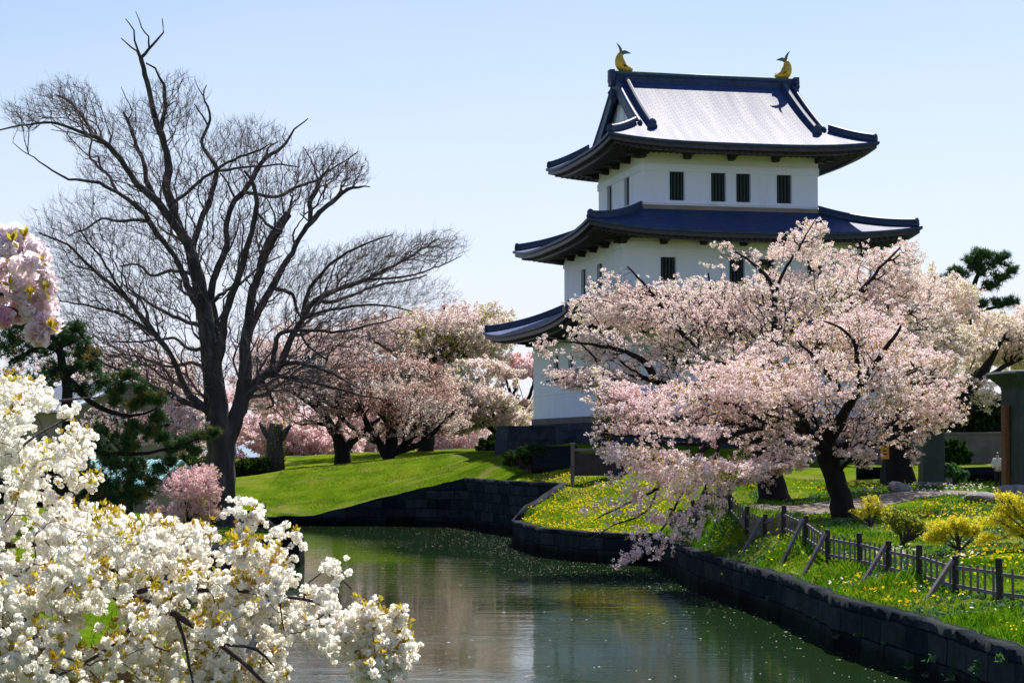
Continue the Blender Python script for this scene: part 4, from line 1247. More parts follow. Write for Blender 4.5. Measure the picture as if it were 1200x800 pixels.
# ---- the great bare tree on the left
def bare_tree():
    d = 94.0
    base = at(262, 622, d)
    root = empty('bare_tree', base, 'tall bare grey tree with a broken limb and spreading twigs beside the moat', 'tree')
    t = Tree(11)
    TH_ = lambda pts: [(a, b, w * (.68 if w > 8 else .85)) for a, b, w in pts]
    t.limb(TH_([(262, 624, 60), (261, 605, 52), (260, 580, 49), (259, 545, 50), (257, 510, 47), (253, 470, 39), (248, 430, 34), (243, 395, 30), (238, 360, 27), (232, 325, 24), (222, 292, 19), (210, 268, 17), (201, 240, 15), (195, 217, 15), (198, 200, 14), (195, 180, 12), (190, 160, 12), (182, 140, 11), (178, 122, 8.5), (174, 103, 7.5), (168, 80, 6.5), (165, 68, 6)]), d0=d)
    t.limb(TH_([(268, 535, 34), (274, 495, 30), (282, 472, 27), (286, 450, 25), (288, 425, 22), (287, 400, 19), (292, 370, 16)]), dd=1.0)
    L = [
        ([(165, 68, 5), (160, 60, 2.8), (150, 52, 2.2), (142, 45, 1.4)], .5), ([(163, 66, 4), (158, 48, 2.6), (157, 36, 2.2), (147, 22, 1.2)], -.6),
        ([(166, 67, 5), (175, 57, 4), (185, 46, 3), (192, 38, 2.2), (190, 22, 1.2)], .3), ([(175, 57, 3), (173, 43, 2.2), (166, 32, 1.8), (159, 14, 1)], .4),
        ([(190, 152, 8), (192, 135, 6), (193, 115, 5.5), (192, 100, 4.5), (186, 90, 3), (182, 80, 2.8), (171, 74, 2.2)], -.8), ([(192, 127, 3), (200, 122, 2), (207, 118, 1.2)], -.4),
        ([(216, 280, 15), (205, 264, 14), (182, 234, 13), (162, 217, 11), (147, 196, 9), (135, 180, 8), (120, 165, 7), (95, 155, 5), (75, 147, 4), (52, 144, 3.5), (25, 147, 2.8), (0, 153, 2.2), (-20, 158, 1.4)], -4),
        ([(120, 165, 6), (107, 154, 6), (97, 137, 5), (86, 124, 4.5), (75, 115, 3.6), (67, 112, 2)], 2.5), ([(140, 188, 4), (127, 172, 3.5), (105, 162, 2.4), (85, 156, 1.6), (60, 152, 1)], 2),
        ([(195, 262, 8), (175, 220, 8), (169, 192, 6), (160, 170, 5.5), (154, 153, 5), (150, 141, 4.5), (145, 132, 3)], 2.5), ([(152, 140, 2.4), (155, 130, 1.8), (148, 116, 1.4), (142, 102, .8)], .5),
        ([(238, 372, 15), (220, 335, 12), (208, 308, 10), (195, 288, 9), (180, 267, 8), (170, 251, 7), (150, 234, 6), (130, 221, 5), (107, 212, 4.4), (80, 210, 3.4), (62, 200, 2.6), (40, 185, 1.8), (28, 178, 1.4), (15, 167, .9)], -5),
        ([(172, 257, 5), (155, 258, 4.5), (138, 259, 4), (120, 257, 3.4), (100, 268, 2.6), (80, 276, 1.6)], 3),
        ([(245, 488, 15), (230, 470, 14), (217, 455, 12), (202, 418, 9), (180, 388, 8), (165, 370, 7), (150, 352, 6), (130, 333, 5), (107, 314, 4.2), (85, 292, 3.4), (66, 281, 2.8), (45, 272, 1.8)], -6),
        ([(195, 408, 6), (180, 392, 5), (161, 379, 4.6), (140, 368, 4), (124, 363, 3.4), (95, 357, 2.6), (64, 352, 1.8)], -3), ([(150, 352, 4), (132, 325, 3.4), (118, 300, 3), (100, 280, 2.4), (92, 262, 1.4)], -3),
        ([(243, 492, 11), (215, 470, 8), (180, 453, 6), (160, 443, 5), (146, 435, 4), (120, 425, 2.6), (95, 410, 1.6)], -6), ([(243, 390, 8), (225, 378, 6), (203, 371, 5), (175, 355, 4), (155, 341, 3), (140, 330, 1.8)], 4),
        ([(252, 420, 15), (252, 380, 14), (247, 350, 13), (252, 322, 12), (260, 304, 11), (266, 286, 10.5), (265, 262, 10), (272, 241, 9), (281, 230, 8), (294, 214, 7.5), (302, 197, 6.5), (312, 185, 5.5), (325, 177, 5), (335, 167, 4), (345, 152, 2.6), (361, 139, 1.4)], 3),
        ([(305, 193, 4), (312, 180, 3.4), (318, 170, 2.8), (326, 166, 1.6)], .6), ([(333, 170, 2), (331, 160, 1.6), (335, 150, 1)], .3),
        ([(232, 335, 14), (226, 300, 12), (235, 260, 10), (244, 240, 8), (250, 218, 7), (254, 198, 6.5), (243, 181, 5.5), (236, 166, 5), (244, 148, 4), (246, 132, 3.4), (238, 113, 2.4), (242, 100, 1.4)], 5),
        ([(244, 147, 3), (237, 136, 2.6), (228, 122, 1.6)], .5), ([(238, 112, 1.8), (232, 103, 1.3), (228, 92, .8)], .3),
        ([(207, 238, 6), (216, 228, 5), (226, 219, 4.6), (240, 208, 4.4), (252, 200, 4.2), (268, 190, 3.8), (282, 184, 3.4), (300, 177, 3), (318, 168, 1.6)], -3), ([(252, 200, 4), (275, 198, 3.4), (300, 195, 3), (330, 193, 2.4), (350, 196, 1.6)], -2),
        ([(258, 445, 15), (261, 400, 14), (263, 373, 13), (272, 345, 13), (280, 325, 12), (287, 297, 11), (295, 272, 9), (300, 248, 7.5), (300, 228, 6), (294, 210, 4.5), (286, 200, 3)], -3),
        ([(292, 228, 5), (305, 228, 5), (320, 231, 5), (332, 228, 5), (345, 220, 4.6), (362, 215, 4), (372, 211, 2.6)], 3), ([(287, 222, 4), (276, 232, 4), (268, 215, 3), (258, 203, 2.5)], 2),
        ([(300, 250, 4), (312, 262, 4.5), (322, 268, 4.5), (330, 270, 3)], -1), ([(325, 268, 4), (323, 255, 3), (318, 243, 2.4), (312, 232, 1.6)], 1),
        ([(292, 370, 17), (296, 345, 15), (302, 325, 14), (310, 299, 17), (320, 277, 17), (330, 262, 16), (338, 251, 13)], 2), ([(300, 330, 9), (308, 305, 8), (318, 285, 7), (326, 274, 5)], -1.5),
        ([(287, 410, 16), (293, 385, 14), (304, 362, 13), (319, 337, 12), (331, 314, 10.5), (342, 296, 9.5), (352, 276, 8.5), (364, 261, 8), (379, 245, 7), (394, 232, 6), (407, 222, 5), (420, 219, 3.4), (434, 219, 1.4)], 4),
        ([(365, 261, 7), (364, 246, 7), (363, 234, 7), (371, 224, 6.5), (374, 215, 5), (378, 205, 3.4), (390, 197, 2.5), (402, 190, 1.8), (420, 178, 1)], 1), ([(375, 214, 3), (368, 196, 2.4), (362, 182, 1.8), (355, 172, 1)], 1.5), ([(361, 259, 2.5), (356, 254, 2), (351, 250, 1.2)], 0),
        ([(284, 470, 20), (297, 453, 17), (312, 438, 15), (325, 432, 13), (333, 416, 12), (343, 392, 11), (353, 376, 9.5), (368, 354, 8), (393, 340, 6.5), (426, 329, 5.5), (453, 315, 4.5), (475, 304, 3.6), (492, 293, 2.8), (514, 280, 1.6)], 5),
        ([(345, 388, 6), (355, 374, 5), (379, 365, 4.4), (400, 361, 4), (420, 358, 3.6), (440, 357, 3), (459, 359, 2.4), (484, 365, 1.6)], -2), ([(318, 436, 8), (322, 412, 7), (326, 392, 6), (345, 388, 5), (368, 387, 4.4), (404, 388, 3.6), (437, 380, 2.6), (470, 372, 1.6)], -4),
        ([(350, 390, 3.6), (358, 402, 3.2), (368, 411, 3), (382, 420, 2.6), (388, 412, 2.2), (391, 404, 1.4)], 2), ([(352, 376, 7), (360, 345, 5.5), (375, 322, 4.5), (400, 300, 3.6), (430, 285, 2.6), (460, 275, 1.6)], -3), ([(426, 329, 4), (455, 326, 3.4), (485, 322, 2.8), (515, 312, 2), (540, 300, 1.2)], 3),
        ([(365, 356, 6), (395, 352, 5), (440, 335, 4), (480, 328, 3), (500, 322, 1.8)], 6), ([(320, 335, 7), (342, 345, 5), (348, 365, 4), (356, 378, 3)], 2),
        ([(312, 438, 8), (335, 442, 6), (360, 446, 5), (395, 455, 4), (420, 462, 3), (450, 468, 1.8)], 3), ([(325, 428, 8), (345, 425, 6), (370, 430, 5), (395, 440, 3.6), (420, 455, 2)], -5),
        ([(290, 452, 6), (305, 445, 5), (320, 470, 3.6), (312, 480, 2)], 3), ([(255, 400, 7), (225, 410, 5), (205, 396, 4), (170, 400, 3), (130, 400, 2)], 6), ([(250, 440, 7), (225, 425, 5), (200, 430, 4), (170, 420, 3), (130, 412, 1.8)], 5),
        ([(240, 360, 6), (265, 340, 5), (285, 330, 4), (305, 312, 3), (330, 300, 2)], 5), ([(230, 320, 6), (200, 318, 5), (180, 322, 4), (160, 310, 3), (140, 312, 2)], 5),
    ]
    for pts, dd in L: t.limb(TH_(pts), dd=dd)
    B = [((75, 118, 45, 30, 92, 3), 330), ((28, 135, 30, 22, 90, 2.5), 140), ((105, 150, 35, 30, 93, 3), 160), ((120, 195, 35, 30, 94, 4), 160), ((205, 125, 45, 45, 94, 4), 330), ((155, 150, 30, 40, 96, 4), 220), ((190, 215, 60, 50, 95, 5), 420),
         ((285, 165, 60, 30, 95, 4), 420), ((285, 205, 70, 45, 96, 5), 460), ((385, 195, 50, 27, 98, 3), 480), ((345, 225, 55, 30, 97, 4), 260), ((415, 205, 22, 14, 99, 2), 90),
         ((110, 275, 85, 55, 91, 5), 700), ((75, 300, 45, 60, 90, 4), 260), ((150, 350, 90, 50, 92, 6), 600), ((190, 300, 55, 60, 95, 5), 400), ((110, 400, 80, 40, 92, 5), 520), ((180, 440, 80, 45, 93, 5), 480), ((90, 340, 60, 50, 91, 5), 260),
         ((460, 300, 70, 28, 98, 4), 800), ((400, 325, 70, 40, 98, 5), 800), ((515, 288, 36, 20, 99, 3), 260), ((480, 345, 60, 25, 98, 4), 420), ((400, 375, 75, 35, 96, 5), 600), ((320, 330, 60, 60, 96, 5), 380), ((260, 280, 60, 50, 96, 5), 380),
         ((350, 440, 70, 35, 96, 5), 330), ((280, 400, 60, 55, 95, 5), 240), ((430, 420, 60, 40, 96, 4), 220), ((300, 270, 50, 40, 96, 5), 220)]
    A = np.vstack([blob(t.rng, int(n * 1.9), *e, edge=.45) for e, n in B])
    t.grow(A, bf=.5, r0=.0085, ex=2.15, rmax=.09)
    # hair-fine end twigs
    n = 30000
    Q, D = t.along(n, .03, .0)
    D = D / (np.linalg.norm(D, axis=1)[:, None] + 1e-9)
    v = D * 1.2 + t.rng.normal(0, .38, (n, 3)) + np.array([0, 0, .2]); v /= np.linalg.norm(v, axis=1)[:, None]
    L = .18 + .42 * t.rng.random(n)
    mid = Q + v * (L * .5)[:, None] + t.rng.normal(0, .04, (n, 3)); end = Q + v * L[:, None] + np.array([0, 0, .06])
    Hh = np.stack([Q, mid, end], 1)
    t.wood(root, MAT['bark_grey'], MAT['twig'], base)
    V, F = tubes(Hh, np.broadcast_to(np.array([.0062, .005, .003]), (n, 3)), 3)
    npmesh('twig_tips', V - base, F, MAT['twig'], root)
    # ivy-like sprouts on the trunk are thin straggly shoots
    m = 160; k = t.rng.integers(0, 60, m)
    return root
bare_tree()

# ---- cherry trees on the right bank
def pinktone(Q, rng):
    q = to_px(Q)
    base = .30 + .45 * vnoise(Q[:, 0], Q[:, 2], 1.1, 21) + rng.normal(0, .10, len(Q))
    base = np.minimum(base, .84)
    return np.where(rng.random(len(Q)) < .07, .97, base)
flowering_tree('cherry_tree', 'pink blossoming cherry hanging over the moat with its trunk behind the picket fence', 31, (988, 612), 74, [
    ([(991, 614, 44), (988, 602, 31), (985, 582, 25), (978, 558, 24), (971, 538, 25), (968, 520, 22)], 0),
    ([(970, 530, 22), (955, 512, 16), (935, 500, 13), (905, 498, 10), (870, 505, 8), (835, 520, 6.5), (800, 545, 5), (765, 575, 3.6), (735, 590, 2.4), (700, 607, 1.6)], -5),
    ([(972, 522, 20), (980, 500, 15), (992, 480, 12), (1005, 455, 10), (1014, 440, 8), (1030, 420, 6.5), (1042, 402, 5), (1056, 382, 3)], -4),
    ([(1005, 452, 7), (1006, 430, 6), (1003, 410, 5.5), (1000, 396, 4.5), (985, 384, 3), (965, 376, 1.8)], -1), ([(996, 472, 8), (980, 450, 7), (965, 432, 6), (950, 415, 4), (935, 400, 2)], -4),
    ([(980, 528, 16), (1005, 520, 10), (1030, 518, 7), (1060, 505, 5.5), (1090, 490, 4), (1125, 478, 2)], 2), ([(1010, 520, 5), (1040, 500, 5), (1075, 470, 4), (1105, 452, 2.4)], 3),
    ([(950, 508, 10), (935, 480, 8), (905, 455, 7), (880, 440, 5), (845, 425, 3), (820, 420, 2)], -2), ([(900, 498, 7), (870, 480, 6), (835, 468, 5), (800, 465, 4), (760, 470, 3), (720, 478, 1.6)], -4),
    ([(835, 520, 5), (800, 520, 4), (760, 512, 3), (720, 510, 2), (695, 506, 1.2)], -2), ([(810, 540, 4), (800, 575, 3), (782, 610, 2.4), (760, 640, 1.6), (742, 658, 1)], -3), ([(845, 515, 4), (835, 550, 3), (822, 585, 2), (815, 615, 1.2)], -2),
    ([(775, 568, 3), (755, 600, 2.2), (720, 615, 1.6), (690, 632, 1)], -2), ([(955, 510, 7), (945, 530, 4), (920, 540, 3), (890, 550, 2)], -3), ([(1000, 462, 6), (1025, 455, 5), (1060, 440, 4), (1090, 425, 2)], 4)],
    [((970, 440, 110, 66, 74, 5.5), 1.1), ((880, 455, 85, 52, 72, 5), .75), ((1070, 455, 65, 50, 76, 4.5), .6), ((805, 490, 80, 42, 70, 4), .7), ((735, 490, 42, 36, 68.5, 3), .3), ((1100, 470, 36, 32, 77, 3), .2), ((1010, 385, 60, 38, 76, 4), .32),
     ((900, 515, 70, 28, 71, 3.5), .3), ((1040, 505, 60, 18, 75, 3), .2), ((800, 535, 62, 34, 68.5, 3.5), .5), ((740, 525, 40, 20, 67.5, 2.5), .2), ((715, 460, 34, 16, 68.5, 1.5), .08), ((860, 545, 46, 26, 70, 2.5), .32), ((915, 540, 34, 14, 71, 2), .14), ((1000, 535, 30, 12, 73, 2), .08)],
    'blossom_pink', 2000, 16000, size=.036, spread=.095, group=None, leaf=('young_leaf', .14, .028), petals=13, tone=pinktone, rmax=.06, bf=.45, clumpy=.43, thin=.42, sprays=[
        ([(810, 545), (770, 568), (735, 588), (700, 598), (668, 604)], 67, 6, 110), ([(805, 555), (765, 585), (730, 608), (700, 622), (668, 632)], 66.5, 6, 120), ([(800, 560), (782, 600), (765, 630), (745, 650), (722, 661)], 66.5, 7, 150), ([(815, 560), (800, 600), (788, 630), (770, 655)], 67, 7, 130),
        ([(830, 560), (822, 590), (815, 615), (820, 632)], 68, 6, 80), ([(850, 560), (845, 590), (842, 612)], 69, 5, 45), ([(770, 520), (730, 522), (700, 512), (684, 508)], 67.5, 6, 60), ([(780, 560), (745, 565), (715, 562), (690, 558)], 67, 6, 70), ([(795, 575), (768, 600), (748, 622), (730, 640)], 66.6, 6, 90), ([(1060, 520), (1075, 535), (1068, 548)], 75, 5, 25), ([(900, 540), (895, 560), (905, 572)], 70, 5, 25)])

flowering_tree('cherry_tree', 'pale cherry with a thick black trunk and branches reaching across the castle wall', 32, (906, 592), 81, [
    ([(908, 594, 50), (906, 580, 37), (902, 560, 33), (896, 540, 31), (893, 520, 27)], 0),
    ([(893, 522, 24), (880, 495, 18), (855, 472, 15), (825, 458, 13), (795, 453, 11), (772, 447, 9.5), (762, 432, 8.5), (750, 420, 7.5), (735, 412, 6), (712, 407, 5), (685, 402, 3), (660, 400, 1.8)], -2),
    ([(770, 447, 6.5), (745, 442, 5.5), (720, 442, 5), (690, 444, 4.2), (665, 442, 3), (640, 447, 1.8)], -2), ([(715, 440, 3), (700, 425, 2.6), (690, 412, 2.2), (672, 395, 1.4)], 1.5),
    ([(855, 470, 10), (835, 440, 8), (810, 405, 7), (790, 378, 6), (779, 366, 5), (765, 345, 3.6), (752, 330, 3), (735, 312, 1.8)], 2), ([(780, 367, 4), (760, 362, 3.4), (727, 362, 3), (702, 355, 2.4), (670, 353, 1.4)], 1), ([(783, 370, 4), (800, 358, 3), (812, 345, 2)], 2),
    ([(894, 520, 20), (900, 470, 14), (905, 420, 11), (908, 380, 8), (908, 345, 6.5), (898, 325, 5), (882, 308, 3.4), (862, 295, 2)], 4), ([(908, 350, 5), (915, 325, 4), (930, 300, 3.2), (945, 275, 2), (955, 258, 1.2)], 2),
    ([(898, 490, 14), (925, 450, 11), (955, 410, 9), (985, 370, 7), (1010, 340, 5), (1035, 310, 3.4), (1055, 290, 2)], 6), ([(985, 370, 5), (1020, 375, 4), (1060, 370, 3), (1090, 355, 2)], 3), ([(903, 440, 7), (870, 410, 6), (850, 380, 5), (835, 350, 4), (830, 320, 2)], 3)],
    [((685, 405, 55, 22, 80, 2.5), .3), ((690, 443, 52, 15, 79, 2), .2), ((735, 335, 48, 24, 84, 3), .3), ((705, 362, 44, 18, 83, 2.5), .22), ((785, 375, 70, 48, 83, 4), .6), ((800, 425, 80, 35, 82, 4), .42), ((860, 320, 55, 40, 86, 4), .45), ((925, 300, 48, 38, 87, 4), .42),
     ((945, 268, 26, 14, 87, 2), .1), ((925, 360, 95, 55, 87, 5), .9), ((1010, 330, 72, 44, 90, 4), .62), ((1050, 300, 34, 20, 90, 3), .14), ((1060, 370, 60, 48, 90, 4), .42), ((870, 430, 80, 40, 85, 4), .35), ((830, 385, 60, 40, 84, 4), .35)],
    'blossom_pale', 1900, 16500, clumpy=.47, thin=.40, size=.038, spread=.10, leaf=('olive_leaf', .05, .03), petals=13, tone=lambda Q, r: np.where(r.random(len(Q)) < .015, .98, np.minimum(.25 + .5 * vnoise(Q[:, 0], Q[:, 2], 1.3, 22) + r.normal(0, .08, len(Q)), .93)), rmax=.06)

flowering_tree('cherry_tree', 'creamy cherry crown behind the others with a leaning black limb beside the tall stone pillars', 33, (1052, 566), 98, [
    ([(1052, 568, 44), (1051, 545, 34), (1050, 520, 32), (1052, 495, 28)], 0), ([(1052, 500, 22), (1075, 492, 17), (1100, 492, 15), (1120, 478, 16), (1136, 456, 17), (1150, 440, 14), (1158, 425, 9), (1168, 410, 6), (1178, 392, 3)], 1),
    ([(1052, 500, 20), (1060, 460, 15), (1072, 420, 11), (1085, 385, 8), (1090, 350, 5), (1095, 325, 3)], 2), ([(1140, 450, 8), (1160, 440, 6), (1185, 425, 5), (1215, 415, 3)], 2), ([(1060, 470, 9), (1035, 440, 7), (1015, 410, 5), (1005, 380, 3)], 3), ([(1115, 482, 7), (1150, 476, 6), (1180, 470, 4), (1210, 468, 2)], 1)],
    [((1075, 375, 62, 60, 101, 5), .8), ((1125, 405, 55, 42, 101, 5), .6), ((1185, 405, 48, 36, 101, 4), .5), ((1110, 345, 40, 22, 102, 3), .2), ((1020, 390, 50, 40, 102, 4), .3), ((1215, 385, 36, 34, 102, 3), .35), ((1165, 455, 46, 24, 100, 3), .3), ((1145, 385, 50, 24, 102, 4), .28), ((1190, 430, 40, 22, 101, 3), .25), ((1100, 440, 45, 28, 100, 4), .25)],
    'blossom_pale', 1750, 14500, clumpy=.40, thin=.30, size=.045, spread=.125, petals=12, tone=lambda Q, r: np.clip(.55 + .35 * vnoise(Q[:, 0], Q[:, 2], 1.3, 23) + r.normal(0, .08, len(Q)), 0, .94), rmax=.06)

# ---- cherry trees beyond the far lawn
G_BACK = 'trees beyond the far lawn'
fart = lambda c, s, lf=.0: (lambda Q, r: np.where(r.random(len(Q)) < lf, .96, np.clip(c + s * (vnoise(Q[:, 0], Q[:, 2], 2.0, 24) - .5) + r.normal(0, .08, len(Q)), 0, .85)))
flowering_tree('cherry_tree', 'tall pale cherry with olive young leaves, highest of the trees beyond the lawn', 41, (498, 540), 172, [
    ([(498, 542, 22), (500, 520, 18), (503, 495, 15), (505, 465, 13), (507, 440, 11), (508, 420, 9)], 0), ([(508, 425, 7), (520, 412, 6), (540, 405, 5), (560, 396, 3)], 2), ([(507, 430, 7), (512, 395, 5), (518, 370, 3), (522, 358, 2)], -2), ([(505, 450, 6), (480, 430, 5), (455, 410, 4), (430, 395, 2)], -3), ([(503, 480, 6), (540, 455, 5), (570, 440, 3)], 3)],
    [((520, 385, 62, 34, 172, 6), .9), ((460, 405, 55, 38, 172, 6), .6), ((560, 395, 46, 32, 173, 5), .5), ((505, 430, 80, 34, 172, 6), .6), ((405, 410, 36, 34, 171, 4), .25), ((580, 372, 24, 18, 173, 3), .1)],
    'blossom_far', 1350, 10500, size=.07, spread=.22, group=G_BACK, clumpy=.40, petals=13, leaf=('olive_leaf', .30, .07), tone=fart(.5, .5, .05), r0=.018, rmax=.12)
flowering_tree('cherry_tree', 'low rounded cream cherry against the corner of the castle wall', 42, (585, 530), 160, [
    ([(585, 534, 12), (583, 515, 10), (580, 495, 8)], 0), ([(581, 500, 7), (560, 480, 5), (545, 465, 3)], -2), ([(581, 500, 7), (595, 475, 5), (605, 455, 3)], 2), ([(582, 505, 5), (600, 495, 4), (615, 488, 2)], 0)],
    [((575, 465, 46, 36, 160, 5), .9), ((600, 480, 28, 28, 159, 4), .4), ((545, 480, 32, 28, 160, 4), .3), ((560, 440, 40, 20, 161, 4), .3), ((610, 455, 16, 22, 160, 3), .15)],
    'blossom_far', 1000, 7600, clumpy=.38, size=.068, spread=.20, group=G_BACK, petals=12, leaf=('olive_leaf', .05, .08), tone=fart(.66, .35), r0=.016, rmax=.1)
flowering_tree('cherry_tree', 'rusty red multi stemmed cherry with few open flowers at the lawn crest', 43, (448, 536), 152, [
    ([(455, 540, 11), (445, 520, 9), (430, 495, 7), (415, 465, 5), (402, 440, 3)], -2), ([(462, 540, 11), (462, 515, 9), (458, 485, 7), (452, 455, 5), (450, 425, 3)], 1), ([(468, 540, 10), (480, 515, 8), (490, 485, 6), (502, 455, 4), (510, 435, 2)], 2), ([(446, 522, 7), (425, 510, 5), (400, 490, 4), (385, 470, 2)], 2),
    ([(474, 540, 9), (492, 520, 7), (515, 500, 5), (535, 480, 3)], -1), ([(452, 538, 8), (455, 500, 6), (436, 470, 5), (430, 430, 3)], 3)],
    [((430, 455, 58, 42, 152, 6), 1.0), ((490, 460, 50, 40, 152, 5), .7), ((395, 470, 34, 36, 152, 4), .3), ((520, 480, 36, 30, 152, 4), .35), ((450, 495, 60, 22, 152, 4), .3), ((450, 425, 50, 20, 153, 4), .3)],
    'blossom_red', 1700, 6200, clumpy=.38, size=.055, spread=.18, group=G_BACK, petals=10, tone=lambda Q, r: np.clip(.12 + .85 * vnoise(Q[:, 0], Q[:, 2], 1.8, 27) + r.normal(0, .16, len(Q)), 0, 1), r0=.016, rmax=.1)
flowering_tree('cherry_tree', 'pinkish grey cherry with forked black trunk behind the spreading bare branches', 44, (400, 542), 156, [
    ([(402, 546, 22), (401, 530, 18), (396, 512, 15), (385, 495, 11), (375, 475, 8), (365, 450, 5)], 0), ([(402, 530, 13), (415, 515, 9), (432, 500, 6), (445, 490, 4)], -1), ([(384, 492, 7), (360, 470, 5), (335, 455, 3)], -2)],
    [((350, 425, 62, 50, 157, 6), .9), ((395, 420, 44, 40, 157, 5), .5), ((310, 440, 46, 48, 158, 5), .5), ((370, 470, 50, 30, 156, 5), .35)],
    'blossom_far', 1500, 6800, clumpy=.38, size=.06, spread=.19, group=G_BACK, petals=10, tone=fart(.30, .45, .03), r0=.018, rmax=.12)
flowering_tree('cherry_tree', 'deep pink low cherry glowing through the gap right of the grey bare trunk', 45, (345, 552), 182, [
    ([(345, 556, 12), (343, 535, 10), (338, 515, 7)], 0), ([(340, 522, 6), (315, 505, 5), (290, 495, 3)], -2), ([(341, 525, 6), (365, 510, 5), (385, 500, 3)], 2)],
    [((300, 505, 60, 40, 182, 6), .8), ((350, 515, 46, 30, 182, 5), .7), ((395, 520, 34, 24, 182, 5), .4), ((270, 490, 30, 36, 183, 4), .3)],
    'blossom_deep', 1000, 8000, clumpy=.34, size=.11, spread=.28, group=G_BACK, petals=7, r0=.018, rmax=.1)
flowering_tree('cherry_tree', 'rose cherry showing between the cream crown and the castle corner', 46, (612, 535), 190, [
    ([(612, 540, 12), (611, 510, 9), (608, 480, 7)], 0), ([(609, 490, 6), (598, 460, 4), (590, 435, 2)], 0), ([(609, 490, 6), (622, 460, 4), (628, 435, 2)], 0)],
    [((612, 440, 30, 32, 190, 4), .8), ((598, 460, 26, 30, 190, 4), .4), ((640, 450, 26, 30, 190, 4), .3)],
    'blossom_deep', 500, 3600, size=.13, spread=.28, group=G_BACK, petals=7, tone=lambda Q, r: np.clip(.55 + r.normal(0, .2, len(Q)), 0, 1), r0=.018, rmax=.1)
flowering_tree('cherry_tree', 'thin greyish cherry far behind the left side of the bare tree', 47, (170, 560), 165, [
    ([(170, 575, 18), (168, 540, 14), (160, 500, 11), (150, 460, 8), (140, 430, 4)], 0), ([(163, 510, 8), (190, 480, 6), (210, 450, 4), (225, 430, 2)], 2), ([(160, 500, 7), (120, 480, 5), (90, 460, 3)], -2)],
    [((150, 450, 80, 50, 165, 6), .9), ((215, 470, 44, 50, 165, 5), .6), ((90, 480, 60, 50, 165, 5), .5), ((30, 470, 50, 60, 165, 5), .4), ((190, 520, 60, 36, 165, 5), .4)],
    'blossom_far', 1700, 5600, clumpy=.33, size=.09, spread=.24, group=G_BACK, petals=6, tone=fart(.25, .45, .1), r0=.018, rmax=.12)
flowering_tree('cherry_tree', 'small dusky pink cherry with bronze leaves at the foot of the bare tree', 48, (222, 622), 84, [
    ([(222, 626, 12), (222, 610, 9), (220, 592, 7), (216, 575, 5)], 0), ([(219, 585, 5), (200, 570, 4), (182, 560, 2)], -1), ([(219, 588, 5), (236, 570, 4), (250, 555, 2)], 1), ([(220, 595, 4), (240, 595, 3), (252, 598, 1.5)], .5)],
    [((220, 570, 36, 24, 84, 2.2), .8), ((200, 590, 28, 20, 84, 2), .4), ((240, 562, 18, 18, 84, 1.5), .3), ((240, 600, 20, 9, 84, 1.2), .2)],
    'blossom_pink', 560, 2300, size=.036, spread=.09, petals=9, leaf=('young_leaf', .5, .03), tone=lambda Q, r: np.clip(.02 + r.normal(0, .10, len(Q)), 0, .5), rmax=.03)
flowering_tree('cherry_tree', 'sparse pink cherry sprays mixed with the pine boughs', 49, (150, 600), 92, [
    ([(150, 620, 14), (152, 570, 11), (155, 530, 8), (160, 505, 5)], 0), ([(154, 540, 5), (130, 515, 4), (110, 495, 2)], -1), ([(156, 520, 5), (190, 500, 4), (225, 490, 3), (240, 498, 1.5)], 1)],
    [((125, 495, 34, 22, 92, 2.5), .5), ((200, 495, 44, 16, 92, 2), .5), ((165, 500, 40, 20, 92, 2.5), .4), ((205, 475, 14, 14, 92, 1.5), .15), ((215, 515, 26, 8, 92, 1.5), .15)],
    'blossom_pink', 520, 1900, size=.055, spread=.11, petals=7, tone=lambda Q, r: np.clip(.35 + r.normal(0, .15, len(Q)), 0, .85), rmax=.03)

flowering_tree('cherry_tree', 'wide pale pink cherry filling the low gap behind the rusty red trees', 50, (450, 545), 200, [
    ([(450, 550, 14), (452, 520, 11), (455, 495, 8)], 0), ([(453, 505, 7), (425, 490, 5), (400, 480, 3)], 0), ([(453, 505, 7), (485, 490, 5), (520, 480, 3)], 0)],
    [((430, 495, 60, 44, 200, 6), .9), ((500, 500, 60, 42, 200, 6), .9), ((550, 500, 40, 36, 200, 5), .5), ((385, 500, 40, 36, 200, 5), .5), ((460, 525, 110, 16, 200, 5), .5)],
    'blossom_deep', 1000, 8200, clumpy=.32, size=.13, spread=.3, group=G_BACK, petals=7, tone=lambda Q, r: np.clip(.7 + r.normal(0, .2, len(Q)), 0, 1), r0=.018, rmax=.1)
flowering_tree('cherry_tree', 'greyish pink cherry thicket on the slope behind the teal roof', 51, (110, 575), 175, [
    ([(110, 590, 14), (108, 550, 11), (100, 510, 8)], 0), ([(104, 530, 6), (70, 500, 5), (40, 480, 3)], 0), ([(104, 530, 6), (140, 500, 5), (175, 480, 3)], 0)],
    [((60, 500, 70, 50, 175, 6), .9), ((150, 510, 70, 46, 175, 6), .9), ((220, 520, 46, 44, 175, 5), .6), ((-20, 490, 50, 50, 175, 5), .5)],
    'blossom_far', 1000, 5200, clumpy=.32, size=.11, spread=.28, group=G_BACK, petals=7, tone=fart(.2, .4, .2), r0=.018, rmax=.1)

